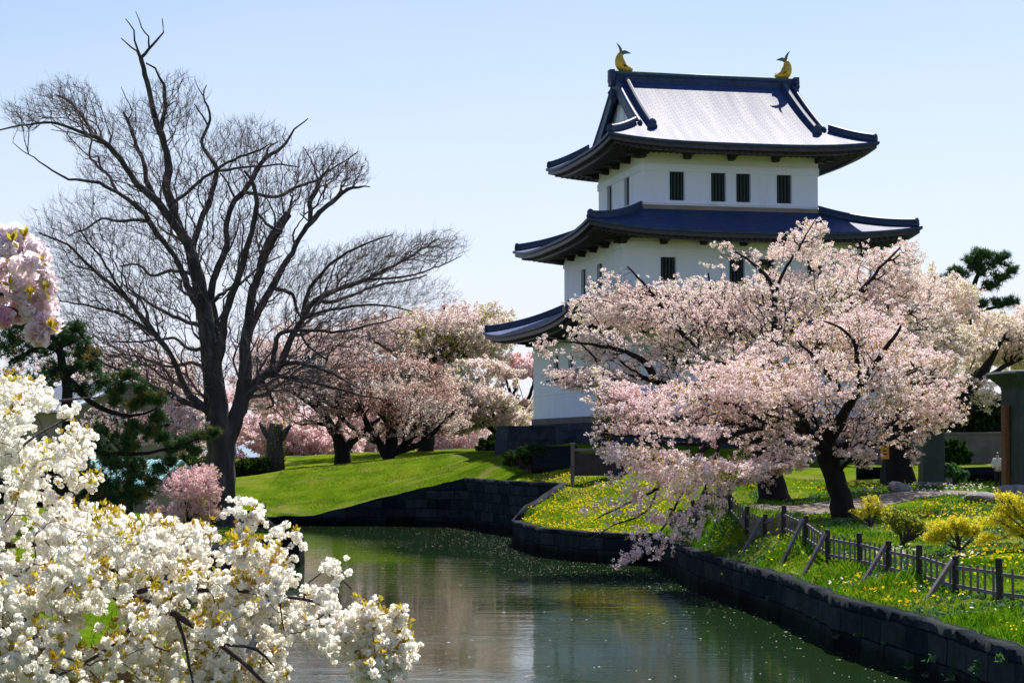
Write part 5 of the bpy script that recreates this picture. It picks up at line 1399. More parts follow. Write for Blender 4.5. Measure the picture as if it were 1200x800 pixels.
# ---- pines
def pine(name, label, seed, base_px, d, limbs, pads, needle_len=.16, tufts_per=26, blades=34, brown=0.0, loose=1.3):
    base = at(*base_px, d)
    root = empty(name, base, label, 'pine tree')
    t = Tree(seed)
    for pts, dd in limbs: t.limb(pts, d0=d, dd=dd)
    A = np.vstack([blob(t.rng, 16, px, py, r * .9, r * .5, d + o, r * d / F_PX * .8, .4) for px, py, r, o in pads])
    t.grow(A, bf=.25, r0=.014, rmax=.05)
    t.wood(root, MAT['bark_dark'], None, base)
    C = np.vstack([blob(t.rng, tufts_per, px, py, r * loose, r * .72 * loose, d + o, r * d / F_PX * 1.1, .55) for px, py, r, o in pads])
    C = np.vstack([C, A])
    n = len(C); rng = t.rng
    u = rng.normal(0, 1, (n, blades, 3)) + np.array([0, 0, .55]); u /= np.linalg.norm(u, axis=2, keepdims=True)
    w = np.cross(u, rng.normal(0, 1, (n, blades, 3))); w /= np.linalg.norm(w, axis=2, keepdims=True) + 1e-9
    Ln = needle_len * (.7 + .6 * rng.random((n, blades, 1)))
    p = C[:, None]
    wd = needle_len * .06
    V = np.stack([p + u * .02 - w * wd, p + u * .02 + w * wd, p + u * Ln + w * wd * .4, p + u * Ln - w * wd * .4], 2).reshape(-1, 3)
    F = np.arange(n * blades * 4).reshape(-1, 4)
    tn = np.clip(np.repeat(.25 + .5 * rng.random(n) + (rng.random(n) < brown) * .6, blades) + rng.normal(0, .12, n * blades), 0, 1)
    npmesh('crown', V - base, F, MAT['needle'], root, tone=tn)
    return root
pine('pine_tree', 'spreading dark green pine behind the white blossom at the left edge', 61, (66, 640), 58, [
    ([(60, 690, 30), (64, 640, 24), (72, 580, 20), (78, 530, 17), (80, 480, 14), (74, 430, 10), (62, 395, 7), (45, 380, 4)], 0),
    ([(78, 440, 8), (95, 425, 6), (110, 408, 4)], 1), ([(66, 405, 6), (40, 408, 5), (10, 425, 3)], -1), ([(80, 445, 8), (88, 452, 8), (105, 470, 7), (128, 482, 6), (155, 488, 4), (185, 478, 2)], 1), ([(80, 500, 7), (110, 528, 6), (140, 532, 5), (175, 530, 4), (208, 522, 3), (246, 510, 1.6)], 1), ([(72, 430, 6), (40, 450, 5), (5, 465, 3)], -2)],
    [(15, 385, 24, 0), (42, 395, 22, .5), (20, 420, 24, -.5), (60, 382, 16, 0), (92, 400, 22, .5), (78, 425, 24, 0), (108, 430, 20, .6), (98, 455, 18, .3), (10, 450, 20, -1), (45, 445, 20, -1), (120, 450, 14, 1), (150, 440, 14, 1), (165, 455, 11, 1), (135, 468, 12, 1), (185, 468, 13, 1.2), (160, 475, 10, 1),
     (120, 505, 18, .5), (145, 512, 16, .6), (175, 505, 12, .8), (110, 525, 18, .4), (150, 522, 14, .5), (185, 490, 10, 1), (115, 560, 20, .2), (140, 565, 20, .4), (105, 585, 18, 0), (135, 590, 18, .3), (160, 555, 14, .5), (165, 580, 14, .4), (90, 545, 18, 0), (190, 512, 8, 1), (200, 540, 8, 1), (30, 375, 16, 0), (5, 405, 18, 0), (75, 400, 18, .2), (60, 440, 18, 0), (100, 415, 16, .4), (88, 385, 12, .3), (125, 570, 18, .3), (150, 580, 16, .4), (115, 600, 18, 0), (140, 545, 14, .4), (170, 465, 10, 1), (140, 455, 10, 1), (155, 498, 12, .8), (235, 512, 9, 1), (215, 520, 8, 1), (250, 508, 7, 1.1), (200, 526, 7, .9), (228, 528, 7, 1), (130, 540, 16, .6), (160, 545, 14, .6), (185, 552, 12, .6), (120, 590, 16, .2), (175, 565, 12, .5), (20, 400, 20, 0), (50, 410, 20, 0)], .16, 21, 30, .14)
pine('pine_tree', 'dark cloud-pruned pine rising above the pale cherry crowns on the right', 63, (1136, 540), 128, [
    ([(1136, 560, 16), (1138, 500, 14), (1140, 440, 11), (1138, 400, 9), (1134, 370, 8), (1137, 345, 7), (1146, 322, 5), (1150, 302, 3)], 0), ([(1136, 350, 5), (1122, 335, 4), (1108, 330, 2)], -1), ([(1138, 342, 5), (1158, 338, 4), (1180, 322, 3)], 1), ([(1136, 372, 5), (1158, 362, 4), (1184, 356, 2)], -1), ([(1138, 400, 6), (1165, 392, 4), (1188, 400, 2)], 1), ([(1139, 410, 6), (1115, 395, 4), (1095, 380, 2)], 1)],
    [(1150, 298, 13, 0), (1138, 305, 11, 0), (1166, 308, 14, .5), (1184, 316, 12, .8), (1172, 324, 12, .6), (1152, 318, 12, 0), (1126, 322, 13, -.5), (1112, 328, 13, -.5), (1100, 330, 10, -.6), (1130, 338, 10, 0), (1160, 334, 12, 0), (1150, 356, 10, -.4), (1170, 356, 11, -.5), (1186, 354, 9, -.6), (1136, 352, 9, 0),
     (1118, 372, 12, .5), (1100, 378, 10, .5), (1160, 392, 13, 0), (1182, 398, 12, .5), (1145, 402, 12, 0), (1170, 420, 12, 0), (1190, 425, 10, 0), (1128, 410, 12, 0), (1150, 430, 12, 0), (1158, 300, 10, .3), (1176, 302, 10, .6), (1144, 312, 10, 0), (1120, 318, 9, -.4)], .30, 20, 26, 0.0, 1.0)
# ---------------------------------------------------------------- foreground blossom
def pompoms(C, rng, R, m=15, flat=.9):
    """double flowers: m curved petals standing off one centre; returns kite quads"""
    n = len(C)
    R = np.broadcast_to(R, (n,))[:, None, None]
    i = np.arange(m) + .5
    ph = np.arccos(1 - 1.75 * i / m); th = np.pi * (1 + 5 ** .5) * i
    u = np.stack([np.cos(th) * np.sin(ph), np.sin(th) * np.sin(ph), np.cos(ph)], -1)[None]
    # random orientation of every flower
    q = rng.normal(0, 1, (n, 4)); q /= np.linalg.norm(q, axis=1)[:, None]
    w, x, y, z = q.T
    Rm = np.stack([np.stack([1 - 2 * (y * y + z * z), 2 * (x * y - z * w), 2 * (x * z + y * w)], -1), np.stack([2 * (x * y + z * w), 1 - 2 * (x * x + z * z), 2 * (y * z - x * w)], -1), np.stack([2 * (x * z - y * w), 2 * (y * z + x * w), 1 - 2 * (x * x + y * y)], -1)], 1)
    u = np.einsum('nij,kmj->nmi', Rm, u) + rng.normal(0, .16, (n, m, 3))
    u /= np.linalg.norm(u, axis=2, keepdims=True)
    a = np.cross(u, rng.normal(0, 1, (n, m, 3))); a /= np.linalg.norm(a, axis=2, keepdims=True) + 1e-9
    b = np.cross(u, a)
    c = C[:, None]
    s = R * (.8 + .4 * rng.random((n, m, 1)))
    V = np.stack([c + u * s * .25 - b * s * .1, c + u * s * .80 + a * s * .50, c + u * s * 1.0 + b * s * .34, c + u * s * .80 - a * s * .50], 2)
    return V.reshape(-1, 3), np.arange(n * m * 4).reshape(-1, 4)

def white_cherry():
    d0 = 14.0
    base = np.array([-5.2, 13.2, 1.25])
    root = empty('cherry_tree', base, 'white double flowered cherry filling the near left bank with bronze young leaves', 'cherry tree')
    t = Tree(71)
    bpx = to_px(base[None])[0]
    S = dict(step=.12, wob=.008)
    t.limb([(bpx[0], bpx[1] + 10, 60), (bpx[0] + 10, bpx[1] - 120, 48), (bpx[0] + 40, bpx[1] - 330, 42), (-150, 740, 36), (-90, 715, 28), (-40, 700, 20), (0, 693, 16), (50, 692, 14), (100, 682, 12), (125, 668, 8), (160, 650, 5), (210, 640, 3)], d0=13.2, dd=.8, **S)
    L = [([(100, 682, 10), (125, 688, 10), (150, 696, 9), (175, 706, 8), (205, 720, 8), (230, 735, 7), (258, 755, 7), (285, 775, 6), (305, 795, 5), (330, 815, 3)], -.8),
         ([(150, 696, 7), (185, 688, 6), (225, 692, 5.5), (265, 690, 5), (305, 695, 4.5), (340, 700, 4), (370, 705, 3.6), (400, 722, 3.2), (422, 742, 2.6), (438, 770, 2), (444, 795, 1.2)], .8),
         ([(395, 718, 2.6), (420, 715, 2.2), (440, 722, 2), (460, 735, 1.6), (485, 757, 1)], .2), ([(350, 702, 2.6), (362, 682, 2), (380, 668, 2), (398, 676, 1.8), (412, 690, 1.2)], .2), ([(378, 668, 1.4), (388, 665, 1)], .1),
         ([(-90, 715, 16), (-40, 655, 12), (0, 640, 8), (45, 637, 7), (75, 640, 5), (115, 657, 4.5), (150, 668, 4), (190, 685, 3)], 1.2), ([(45, 637, 5), (90, 615, 4), (140, 612, 3), (200, 618, 2), (250, 625, 1.4)], 1),
         ([(-40, 655, 10), (-10, 580, 7), (20, 568, 5), (60, 578, 4), (95, 592, 3), (130, 600, 2)], .6), ([(-60, 672, 10), (-30, 520, 7), (0, 478, 5), (50, 472, 3.5), (90, 467, 2.4), (120, 465, 1.2)], 1.5), ([(-10, 580, 5), (20, 530, 4), (50, 505, 3), (80, 490, 2)], .8),
         ([(175, 706, 6), (160, 725, 6), (145, 745, 5), (110, 770, 4), (70, 790, 3)], -.8), ([(205, 720, 5), (215, 745, 4), (222, 780, 3), (228, 810, 2)], -.3), ([(258, 755, 4), (300, 760, 3.4), (320, 780, 2.4)], .4), ([(0, 693, 10), (30, 730, 8), (55, 770, 6), (70, 810, 4)], -1.0)]
    for pts, dd in L: t.limb(pts, dd=dd, **S)
    poly = [(-70, 452), (10, 447), (45, 450), (78, 468), (97, 500), (100, 525), (88, 545), (72, 572), (92, 590), (150, 612), (215, 615), (258, 627), (318, 642), (338, 662), (383, 682), (398, 700), (443, 716), (468, 733), (482, 758), (468, 785), (432, 800), (404, 765), (366, 748), (350, 728), (337, 748), (340, 830), (-70, 830)]
    P = np.array(poly, float); rng = t.rng
    x = rng.uniform(-70, 490, 9000); y = rng.uniform(445, 830, 9000)
    k = in_poly(x, y, P)
    x, y = x[k], y[k]
    dens = vnoise(x, y, 46, 33) * .6 + vnoise(x, y, 20, 34) * .4
    k = rng.random(len(x)) < np.clip((dens - .22) * 3.0, .12, 1) * np.where(y < 600, .62, 1)
    for hx, hy, ha, hb in ((80, 556, 34, 16), (105, 585, 30, 12), (55, 598, 26, 9), (120, 722, 24, 11), (128, 788, 46, 13), (25, 655, 22, 8), (170, 660, 22, 8), (190, 745, 18, 9), (300, 755, 24, 10), (60, 720, 18, 9), (235, 672, 16, 7), (12, 520, 20, 8), (60, 505, 18, 7)):
        k &= ((x - hx) / ha) ** 2 + ((y - hy) / hb) ** 2 > 1
    x, y = x[k][:1750], y[k][:1750]
    dd = 14.35 + .9 * rng.normal(0, 1, len(x)) * np.clip(1.2 - x / 420, .25, 1)
    ex = np.array([(297, 606), (300, 598), (278, 596), (393, 664), (389, 667), (465, 721), (470, 719), (346, 628), (322, 624), (285, 608), (76, 560), (105, 560), (98, 566)], float)
    A = np.vstack([at(x, y, dd), at(ex[:, 0], ex[:, 1], np.full(len(ex), 14.2))])
    t.grow(A, bf=.3, r0=.0028, rmax=.03)
    t.wood(root, MAT['bark_cherry'], MAT['bark_cherry'], base, thick=.02)
    # flower clusters hang at the twig ends
    tips = t.P[t.n0:]
    Q, _ = t.along(500, .012, .03)
    C = np.vstack([tips, tips[-13:], Q])
    m = 6
    F_ = (C[:, None] + rng.normal(0, .040, (len(C), m, 3)) + np.array([0, 0, -.012])).reshape(-1, 3)
    keep_ = rng.random(len(F_)) < .85
    F_ = F_[keep_]
    R = .023 + .015 * rng.random(len(F_))
    V, F = pompoms(F_, rng, R, 18)
    tone = np.clip(np.repeat(.40 + .4 * rng.random(len(F_)), 18) + rng.normal(0, .14, len(F)), 0, 1)
    npmesh('blossoms', V - base, F, MAT['petal_white'], root, tone=tone)
    k = rng.choice(len(C), 3600)
    cl = vnoise(C[k, 0] * 3, C[k, 2] * 3, 1.1, 35)
    Lq = C[k[cl > .42]] + rng.normal(0, .035, ((cl > .42).sum(), 3)) + np.array([0, 0, .03])
    n = len(Lq); b = 7
    u = rng.normal(0, .75, (n, b, 3)) + np.array([0, 0, .8]); u /= np.linalg.norm(u, axis=2, keepdims=True)
    w = np.cross(u, rng.normal(0, 1, (n, b, 3))); w /= np.linalg.norm(w, axis=2, keepdims=True)
    nn = np.cross(u, w); p = Lq[:, None]; Ls = .034 + .030 * rng.random((n, b, 1))
    V = np.stack([p + u * .005, p + u * Ls * .5 + w * Ls * .2 + nn * Ls * .08, p + u * Ls, p + u * Ls * .5 - w * Ls * .2 + nn * Ls * .08], 2).reshape(-1, 3)
    npmesh('leaves', V - base, np.arange(n * b * 4).reshape(-1, 4), MAT['young_leaf'], root, tone=np.clip(np.repeat(rng.random(n), b) + rng.normal(0, .15, n * b), 0, 1))
white_cherry()

def rose_cherry():
    d0 = 8.0
    base = np.array([-4.6, 8.0, 1.3])
    root = empty('cherry_tree', base, 'deep rose double flowered cherry branch entering high at the left edge', 'cherry tree')
    t = Tree(72); rng = t.rng
    b = to_px(base[None])[0]
    S = dict(step=.1, wob=.004)
    t.limb([(b[0], b[1] + 30, 55), (b[0] + 8, b[1] - 500, 45), (-480, 600, 36), (-300, 440, 22), (-150, 370, 12), (-60, 350, 7), (-15, 344, 5), (10, 345, 4), (28, 352, 2.6), (45, 372, 1.6)], d0=8.0, **S)
    t.limb([(-60, 350, 5), (-30, 318, 4), (0, 300, 3), (25, 298, 2.2), (45, 305, 1.4)], **S); t.limb([(-30, 346, 4), (0, 358, 3), (16, 362, 2), (25, 370, 1.2)], **S); t.limb([(-150, 370, 6), (-70, 300, 4), (-20, 280, 3), (10, 276, 2), (22, 272, 1.2)], **S)
    cl = [(8, 292, 17), (24, 287, 15), (38, 296, 16), (12, 312, 17), (30, 310, 14), (46, 318, 13), (3, 322, 14), (48, 303, 10), (6, 340, 12), (20, 338, 13), (34, 336, 14), (48, 342, 15), (30, 352, 16), (56, 334, 10), (14, 366, 15), (40, 364, 14), (54, 357, 13), (52, 385, 17), (45, 390, 12), (58, 378, 11), (2, 372, 11), (-15, 300, 18), (-15, 340, 18), (-20, 370, 16), (18, 274, 10), (3, 276, 10)]
    C = at([c[0] for c in cl], [c[1] for c in cl], 8.0 + rng.normal(0, .06, len(cl)))
    t.grow(np.vstack([C, C + rng.normal(0, .02, C.shape)]), bf=.2, r0=.0022)
    t.wood(root, MAT['bark_cherry'], MAT['bark_cherry'], base, thick=.02)
    rr = np.array([c[2] for c in cl]) * 8 / F_PX
    n = 9
    u = rng.normal(0, 1, (len(cl), n, 3)); u /= np.linalg.norm(u, axis=2, keepdims=True)
    Fc = (C[:, None] + u * (rr * .72)[:, None, None]).reshape(-1, 3)
    V, F = pompoms(Fc, rng, .030 + .007 * rng.random(len(Fc)), 14)
    deep = np.array([.10 if i in (14, 20) else .34 if i in (17, 18) else .62 for i in range(len(cl))])
    tone = np.clip(np.repeat(np.repeat(deep, n) + rng.normal(0, .10, len(Fc)), 14) + rng.normal(0, .16, len(F)), 0, 1)
    npmesh('blossoms', V - base, F, MAT['petal_rose'], root, tone=tone)
    lp = [(15, 283), (10, 318), (48, 308), (52, 340), (35, 345), (12, 335), (60, 384), (28, 278)]
    Lq = at([p[0] for p in lp], [p[1] for p in lp], 7.86)
    k = 9; u = rng.normal(0, .6, (len(lp), k, 3)) + np.array([.1, -.3, .9]); u /= np.linalg.norm(u, axis=2, keepdims=True)
    w = np.cross(u, rng.normal(0, 1, u.shape)); w /= np.linalg.norm(w, axis=2, keepdims=True); nn = np.cross(u, w)
    p = Lq[:, None]; Ls = .035 + .022 * rng.random((len(lp), k, 1))
    V = np.stack([p + 0 * u, p + u * Ls * .5 + w * Ls * .22 + nn * Ls * .06, p + u * Ls, p + u * Ls * .5 - w * Ls * .22 + nn * Ls * .06], 2).reshape(-1, 3)
    npmesh('leaves', V - base, np.arange(len(lp) * k * 4).reshape(-1, 4), MAT['young_leaf'], root, tone=np.clip(.6 + rng.normal(0, .25, len(lp) * k), 0, 1))
rose_cherry()

# ---------------------------------------------------------------- picket fence on the right bank
def gz(x, y): return float(land(np.array([x]), np.array([y]))[0])
def picket_fence():
    spec = [(1296, 42), (1229, 43.5), (1169, 45), (1117, 47.5), (1075, 50), (1039, 52.5), (1006, 55), (969, 57.5), (943, 61), (917, 64), (895, 67), (874, 70), (855, 73), (842, 75.5), (827, 78), (812, 81), (798, 84), (786, 87.5)]
    px = np.array(spec, float)
    X = (px[:, 0] - 600) * px[:, 1] / F_PX; Y = px[:, 1]
    P = [(x, y, gz(x, y)) for x, y in zip(X, Y)]
    rng = random.Random(5)
    root = empty('picket_fence', P[5], 'weathered picket fence with dark posts and slanting braces along the right bank', 'fence')
    o = Vector(P[5])
    H = .93
    for i, p in enumerate(P):
        mb = MB(); q = Vector(p) - o
        lean = Vector((rng.uniform(-.03, .03), rng.uniform(-.03, .03), 0))
        h = H + rng.uniform(-.04, .05)
        mb.tube([q + Vector((0, 0, -.2)), q + lean * .5 + Vector((0, 0, h * .5)), q + lean + Vector((0, 0, h)), q + lean + Vector((0, 0, h + .02))], [.088, .086, .083, .055], 10)
        mb.build('post', MAT['post_wood'], root)
    for i in range(len(P) - 1):
        a, b = Vector(P[i]) - o, Vector(P[i + 1]) - o
        if abs((b - a).length) > 6: continue
        mb = MB()
        d = (b - a); L = d.length; n = max(4, int(L / .42))
        side = Vector((d.y, -d.x, 0)).normalized() * .02
        for z in (.62, .17):
            mb.bar(a + Vector((0, 0, z + rng.uniform(-.02, .02))), b + Vector((0, 0, z + rng.uniform(-.02, .02))), .05, .085)
        for k in range(1, n):
            f = k / n + rng.uniform(-.012, .012)
            q = a + d * f
            mb.bar(q + side + Vector((0, 0, .04)), q + side + Vector((rng.uniform(-.015, .015), 0, .76 + rng.uniform(-.03, .03))), .055, .03, up=(d.x, d.y, .01))
        mb.build('picket_panel', MAT['grey_wood'], root)
    for i in (1, 3, 5, 7, 8, 10, 12, 14):
        q = Vector(P[i]) - o
        x, y = P[i][0] - .95, P[i][1] - .75
        e = Vector((x, y, gz(x, y) - .12)) - o
        mb = MB(); mb.bar(e, q + Vector((-.09, -.07, .80)), .09, .11)
        mb.build('brace', MAT['grey_wood'], root)
picket_fence()

def small_fence(name, label, pts, h, n, mat, d, rails=(.35, .75), w=.1):
    P = [at(px, py, dd) for px, py, dd in pts]
    base = np.array(P[0]); base[2] = gz(base[0], base[1])
    root = empty(name, base, label, 'fence'); o = Vector(base)
    a, b = Vector(P[0]), Vector(P[-1])
    for k in range(n):
        f = k / (n - 1); q = a + (b - a) * f; z = gz(q.x, q.y)
        hh = h * (1 + .12 * ((k * 7) % 3 - 1))
        mb = MB(); mb.box((q.x - o.x, q.y - o.y, z - o.z + hh / 2 - .1), (w, w, hh + .2)); mb.build('post', mat, root, bevel=.01)
    for r in rails:
        mb = MB()
        za, zb = gz(a.x, a.y), gz(b.x, b.y)
        mb.bar(Vector((a.x, a.y - w * .6, za + h * r)) - o, Vector((b.x, b.y - w * .6, zb + h * r)) - o, w * .5, w * .8)
        mb.build('rail', mat, root)
    return root
small_fence('low_fence', 'short dark wooden fence at the foot of the bare tree', [(262, 612, 98), (310, 610, 99)], .95, 6, MAT['post_wood'], 98)
small_fence('rail_fence', 'reddish brown rail fence half hidden under the white blossom', [(70, 800, 23), (190, 792, 24.5)], 1.25, 4, MAT['brown_wood'], 23, (.55, .92), .12)
def prop():
    a, b = Vector(at(299, 598, 93.5)), Vector(at(326, 640, 89))
    b.z = gz(b.x, b.y) - .05
    root = empty('leaning_pole', b, 'dark pole leaning at the water edge left of the lit lawn', 'pole')
    mb = MB(); mb.tube([Vector((0, 0, 0)), (a - b) * .5, a - b], [.16, .15, .12], 8); mb.build('pole', MAT['post_wood'], root)
    mb = MB(); mb.tube([(a - b) * .72 + Vector((-.25, 0, 0)), (a - b) * .72 + Vector((.2, 0, .02))], [.07, .06], 6); mb.build('crosspiece', MAT['post_wood'], root)
prop()

# ---------------------------------------------------------------- monuments, walls, boards
def pillar(px, py, d, w, h, label, slat, wpx=None):
    b = at(px, py, d); b[2] = gz(b[0], b[1])
    root = empty('stone_pillar', b, label, 'stone pillar', .1, None)
    mb = MB()
    prof = [(0, 1.06), (.12, 1.03), (.5, 1.0), (h * .6, .98), (h - .85, .97), (h - .7, 1.0)]
    rings = [[(x * w / 2 * k, y * w / 2 * k * .8, z) for x, y in ((-1, -.85), (-.85, -1), (.85, -1), (1, -.85), (1, .85), (.85, 1), (-.85, 1), (-1, .85))] for z, k in prof]
    mb.loft(rings); mb.build('shaft', MAT['monument'], root)
    mb = MB()
    prof = [(h - .69, 1.0), (h - .5, 1.12), (h - .3, 1.3), (h - .16, 1.42), (h - .1, 1.44), (h, 1.38), (h + .04, 1.1)]
    rings = [[(x * w / 2 * k, y * w / 2 * k * .85, z) for x, y in ((-1, -.8), (-.8, -1), (.8, -1), (1, -.8), (1, .8), (.8, 1), (-.8, 1), (-1, .8))] for z, k in prof]
    mb.loft(rings); mb.build('flared_cap', MAT['monument'], root)
    mb = MB(); mb.box((0, 0, .06), (w * 1.25, w * 1.1, .28)); mb.build('plinth', MAT['concrete'], root, bevel=.03)
    if slat:
        mb = MB(); mb.box((-w / 2 - .13, -.1, h * .4), (.24, .5, h * .66)); mb.build('side_board', MAT['brown_wood'], root, bevel=.02)
pillar(1214, 582, 88, 2.6, 5.6, 'broad dark stone pillar with flared cap at the right edge of the garden', True)
pillar(1092, 571, 89, 1.05, 5.0, 'narrow stone pillar rising into the pale blossom behind the earth path', False)

def long_wall(name, label, pts, h, th, mat, d_, coping=None):
    P = [at(*p) for p in pts]; base = np.array(P[0]); base[2] = gz(base[0], base[1])
    root = empty(name, base, label, 'wall'); o = Vector(base)
    mb = MB(); rings = []
    for p in P:
        z = gz(p[0], p[1])
        rings.append([Vector((p[0], p[1] - th / 2, z - .3)) - o, Vector((p[0], p[1] - th / 2, z + h)) - o, Vector((p[0], p[1] + th / 2, z + h)) - o, Vector((p[0], p[1] + th / 2, z - .3)) - o])
    mb.loft(rings); mb.build('wall_body', mat, root, bevel=.03)
    if coping:
        mb = MB(); rings = []
        for p in P:
            z = gz(p[0], p[1]) + h + .003
            rings.append([Vector((p[0], p[1] - th / 2 - .06, z)) - o, Vector((p[0], p[1] - th / 2 - .06, z + coping)) - o, Vector((p[0], p[1] + th / 2 + .06, z + coping)) - o, Vector((p[0], p[1] + th / 2 + .06, z)) - o])
        mb.loft(rings); mb.build('coping', mat, root, bevel=.03)
long_wall('concrete_wall', 'long grey concrete wall at the back of the garden', [(930, 541, 119), (1000, 541, 119), (1070, 541, 119), (1140, 541, 119), (1210, 541, 119), (1300, 541, 119)], 1.75, .35, MAT['concrete'], 119, .15)
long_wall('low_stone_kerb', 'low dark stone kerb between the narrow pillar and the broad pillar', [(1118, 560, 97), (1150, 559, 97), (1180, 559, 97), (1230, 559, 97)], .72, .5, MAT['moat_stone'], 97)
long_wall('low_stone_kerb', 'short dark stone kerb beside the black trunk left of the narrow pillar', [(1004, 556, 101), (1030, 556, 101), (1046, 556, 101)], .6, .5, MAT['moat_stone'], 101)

def board():
    b = at(671, 556, 106.5); z0 = 3.0
    base = np.array([b[0], b[1], z0])
    root = empty('wooden_frame', base, 'brown wooden post and rail frame holding a dark panel below the castle', 'wooden frame')
    w, h = 2.9, 2.15
    for i, x in enumerate((0, w)):
        mb = MB(); mb.box((x, 0, h / 2 - .2), (.2, .2, h + .4)); mb.box((x, 0, h + .05), (.28, .28, .1)); mb.build('post', MAT['grey_wood'], root, bevel=.02)
    mb = MB(); mb.box((w / 2, 0, h - .28), (w - .2, .12, .14)); mb.build('rail', MAT['grey_wood'], root, bevel=.01)
    mb = MB(); mb.box((w / 2, .02, h / 2 + .0), (w - .21, .06, h - .9)); mb.build('panel', MAT['dark_wood'], root)
    st = empty('stone_block', (b[0] + 1.1, b[1] + .2, 1.6), 'dark stone block under the wooden frame', 'stone block')
    battered('block', (1.9, .9), (1.95, .95), 1.38, -.8, MAT['moat_stone'], st)
board()

def steps():
    a = at(655, 545, 115)
    root = empty('stone_steps', (a[0], a[1], 3.3), 'dark stone steps climbing the shaded terrace', 'steps', TH)
    for i in range(4):
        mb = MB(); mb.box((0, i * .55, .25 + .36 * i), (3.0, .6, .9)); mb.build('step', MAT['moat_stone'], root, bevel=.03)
steps()

def rock(px, py, d, s, seed, label, flat=.6):
    b = at(px, py, d); b[2] = gz(b[0], b[1])
    r = np.random.default_rng(seed)
    import bmesh
    bm = bmesh.new(); bmesh.ops.create_icosphere(bm, subdivisions=3, radius=1)
    k = r.normal(0, 1, (5, 3)); k /= np.linalg.norm(k, axis=1)[:, None]; c = r.uniform(.55, .9, 5)
    for v in bm.verts:
        p = np.array(v.co)
        for q, l in zip(k, c):
            e = p @ q - l
            if e > 0: p = p - q * e * .85
        p = p * (1 + .10 * (vnoise(p[0] * 2 + p[2], p[1] * 2, .5, seed) - .5))
        v.co = (p[0] * s, p[1] * s * .8, p[2] * s * flat + s * flat * .45)
    me = bpy.data.meshes.new('rock'); bm.to_mesh(me); bm.free(); me.materials.append(MAT['rock'])
    o = put(bpy.data.objects.new('rock', me)); o.location = [float(v) for v in b]
    tag(o, label, 'rock', 'garden rocks by the earth path')
rock(1053, 574, 85, .62, 1, 'grey boulder beside the earth path left of the narrow pillar')
rock(1106, 560, 91, .50, 2, 'pale upright rock at the right foot of the narrow pillar', .9)
rock(1151, 582, 80, .80, 3, 'flat bluish rock in the grass before the broad pillar', .38)
rock(1188, 570, 84, .75, 4, 'light slanting rock at the foot of the broad pillar', .6)

def sign():
    b = at(1037, 540, 96.6)
    root = empty('orange_sign', b, 'small orange sign fixed beside the black trunk', 'sign')
    mb = MB(); mb.box((0, 0, .62), (.42, .04, 1.05)); mb.build('plate', MAT['orange_sign'], root, bevel=.01)
    mb = MB(); mb.tube([(0, .06, -1.6), (0, .06, 1.0)], .04, 6); mb.build('post', MAT['post_wood'], root)
    mb = MB()
    for z in (.92, .72, .52, .34): mb.box((0, -.026, z), (.2, .012, .07))
    mb.build('dark_marks', MAT['dark_wood'], root)
sign()

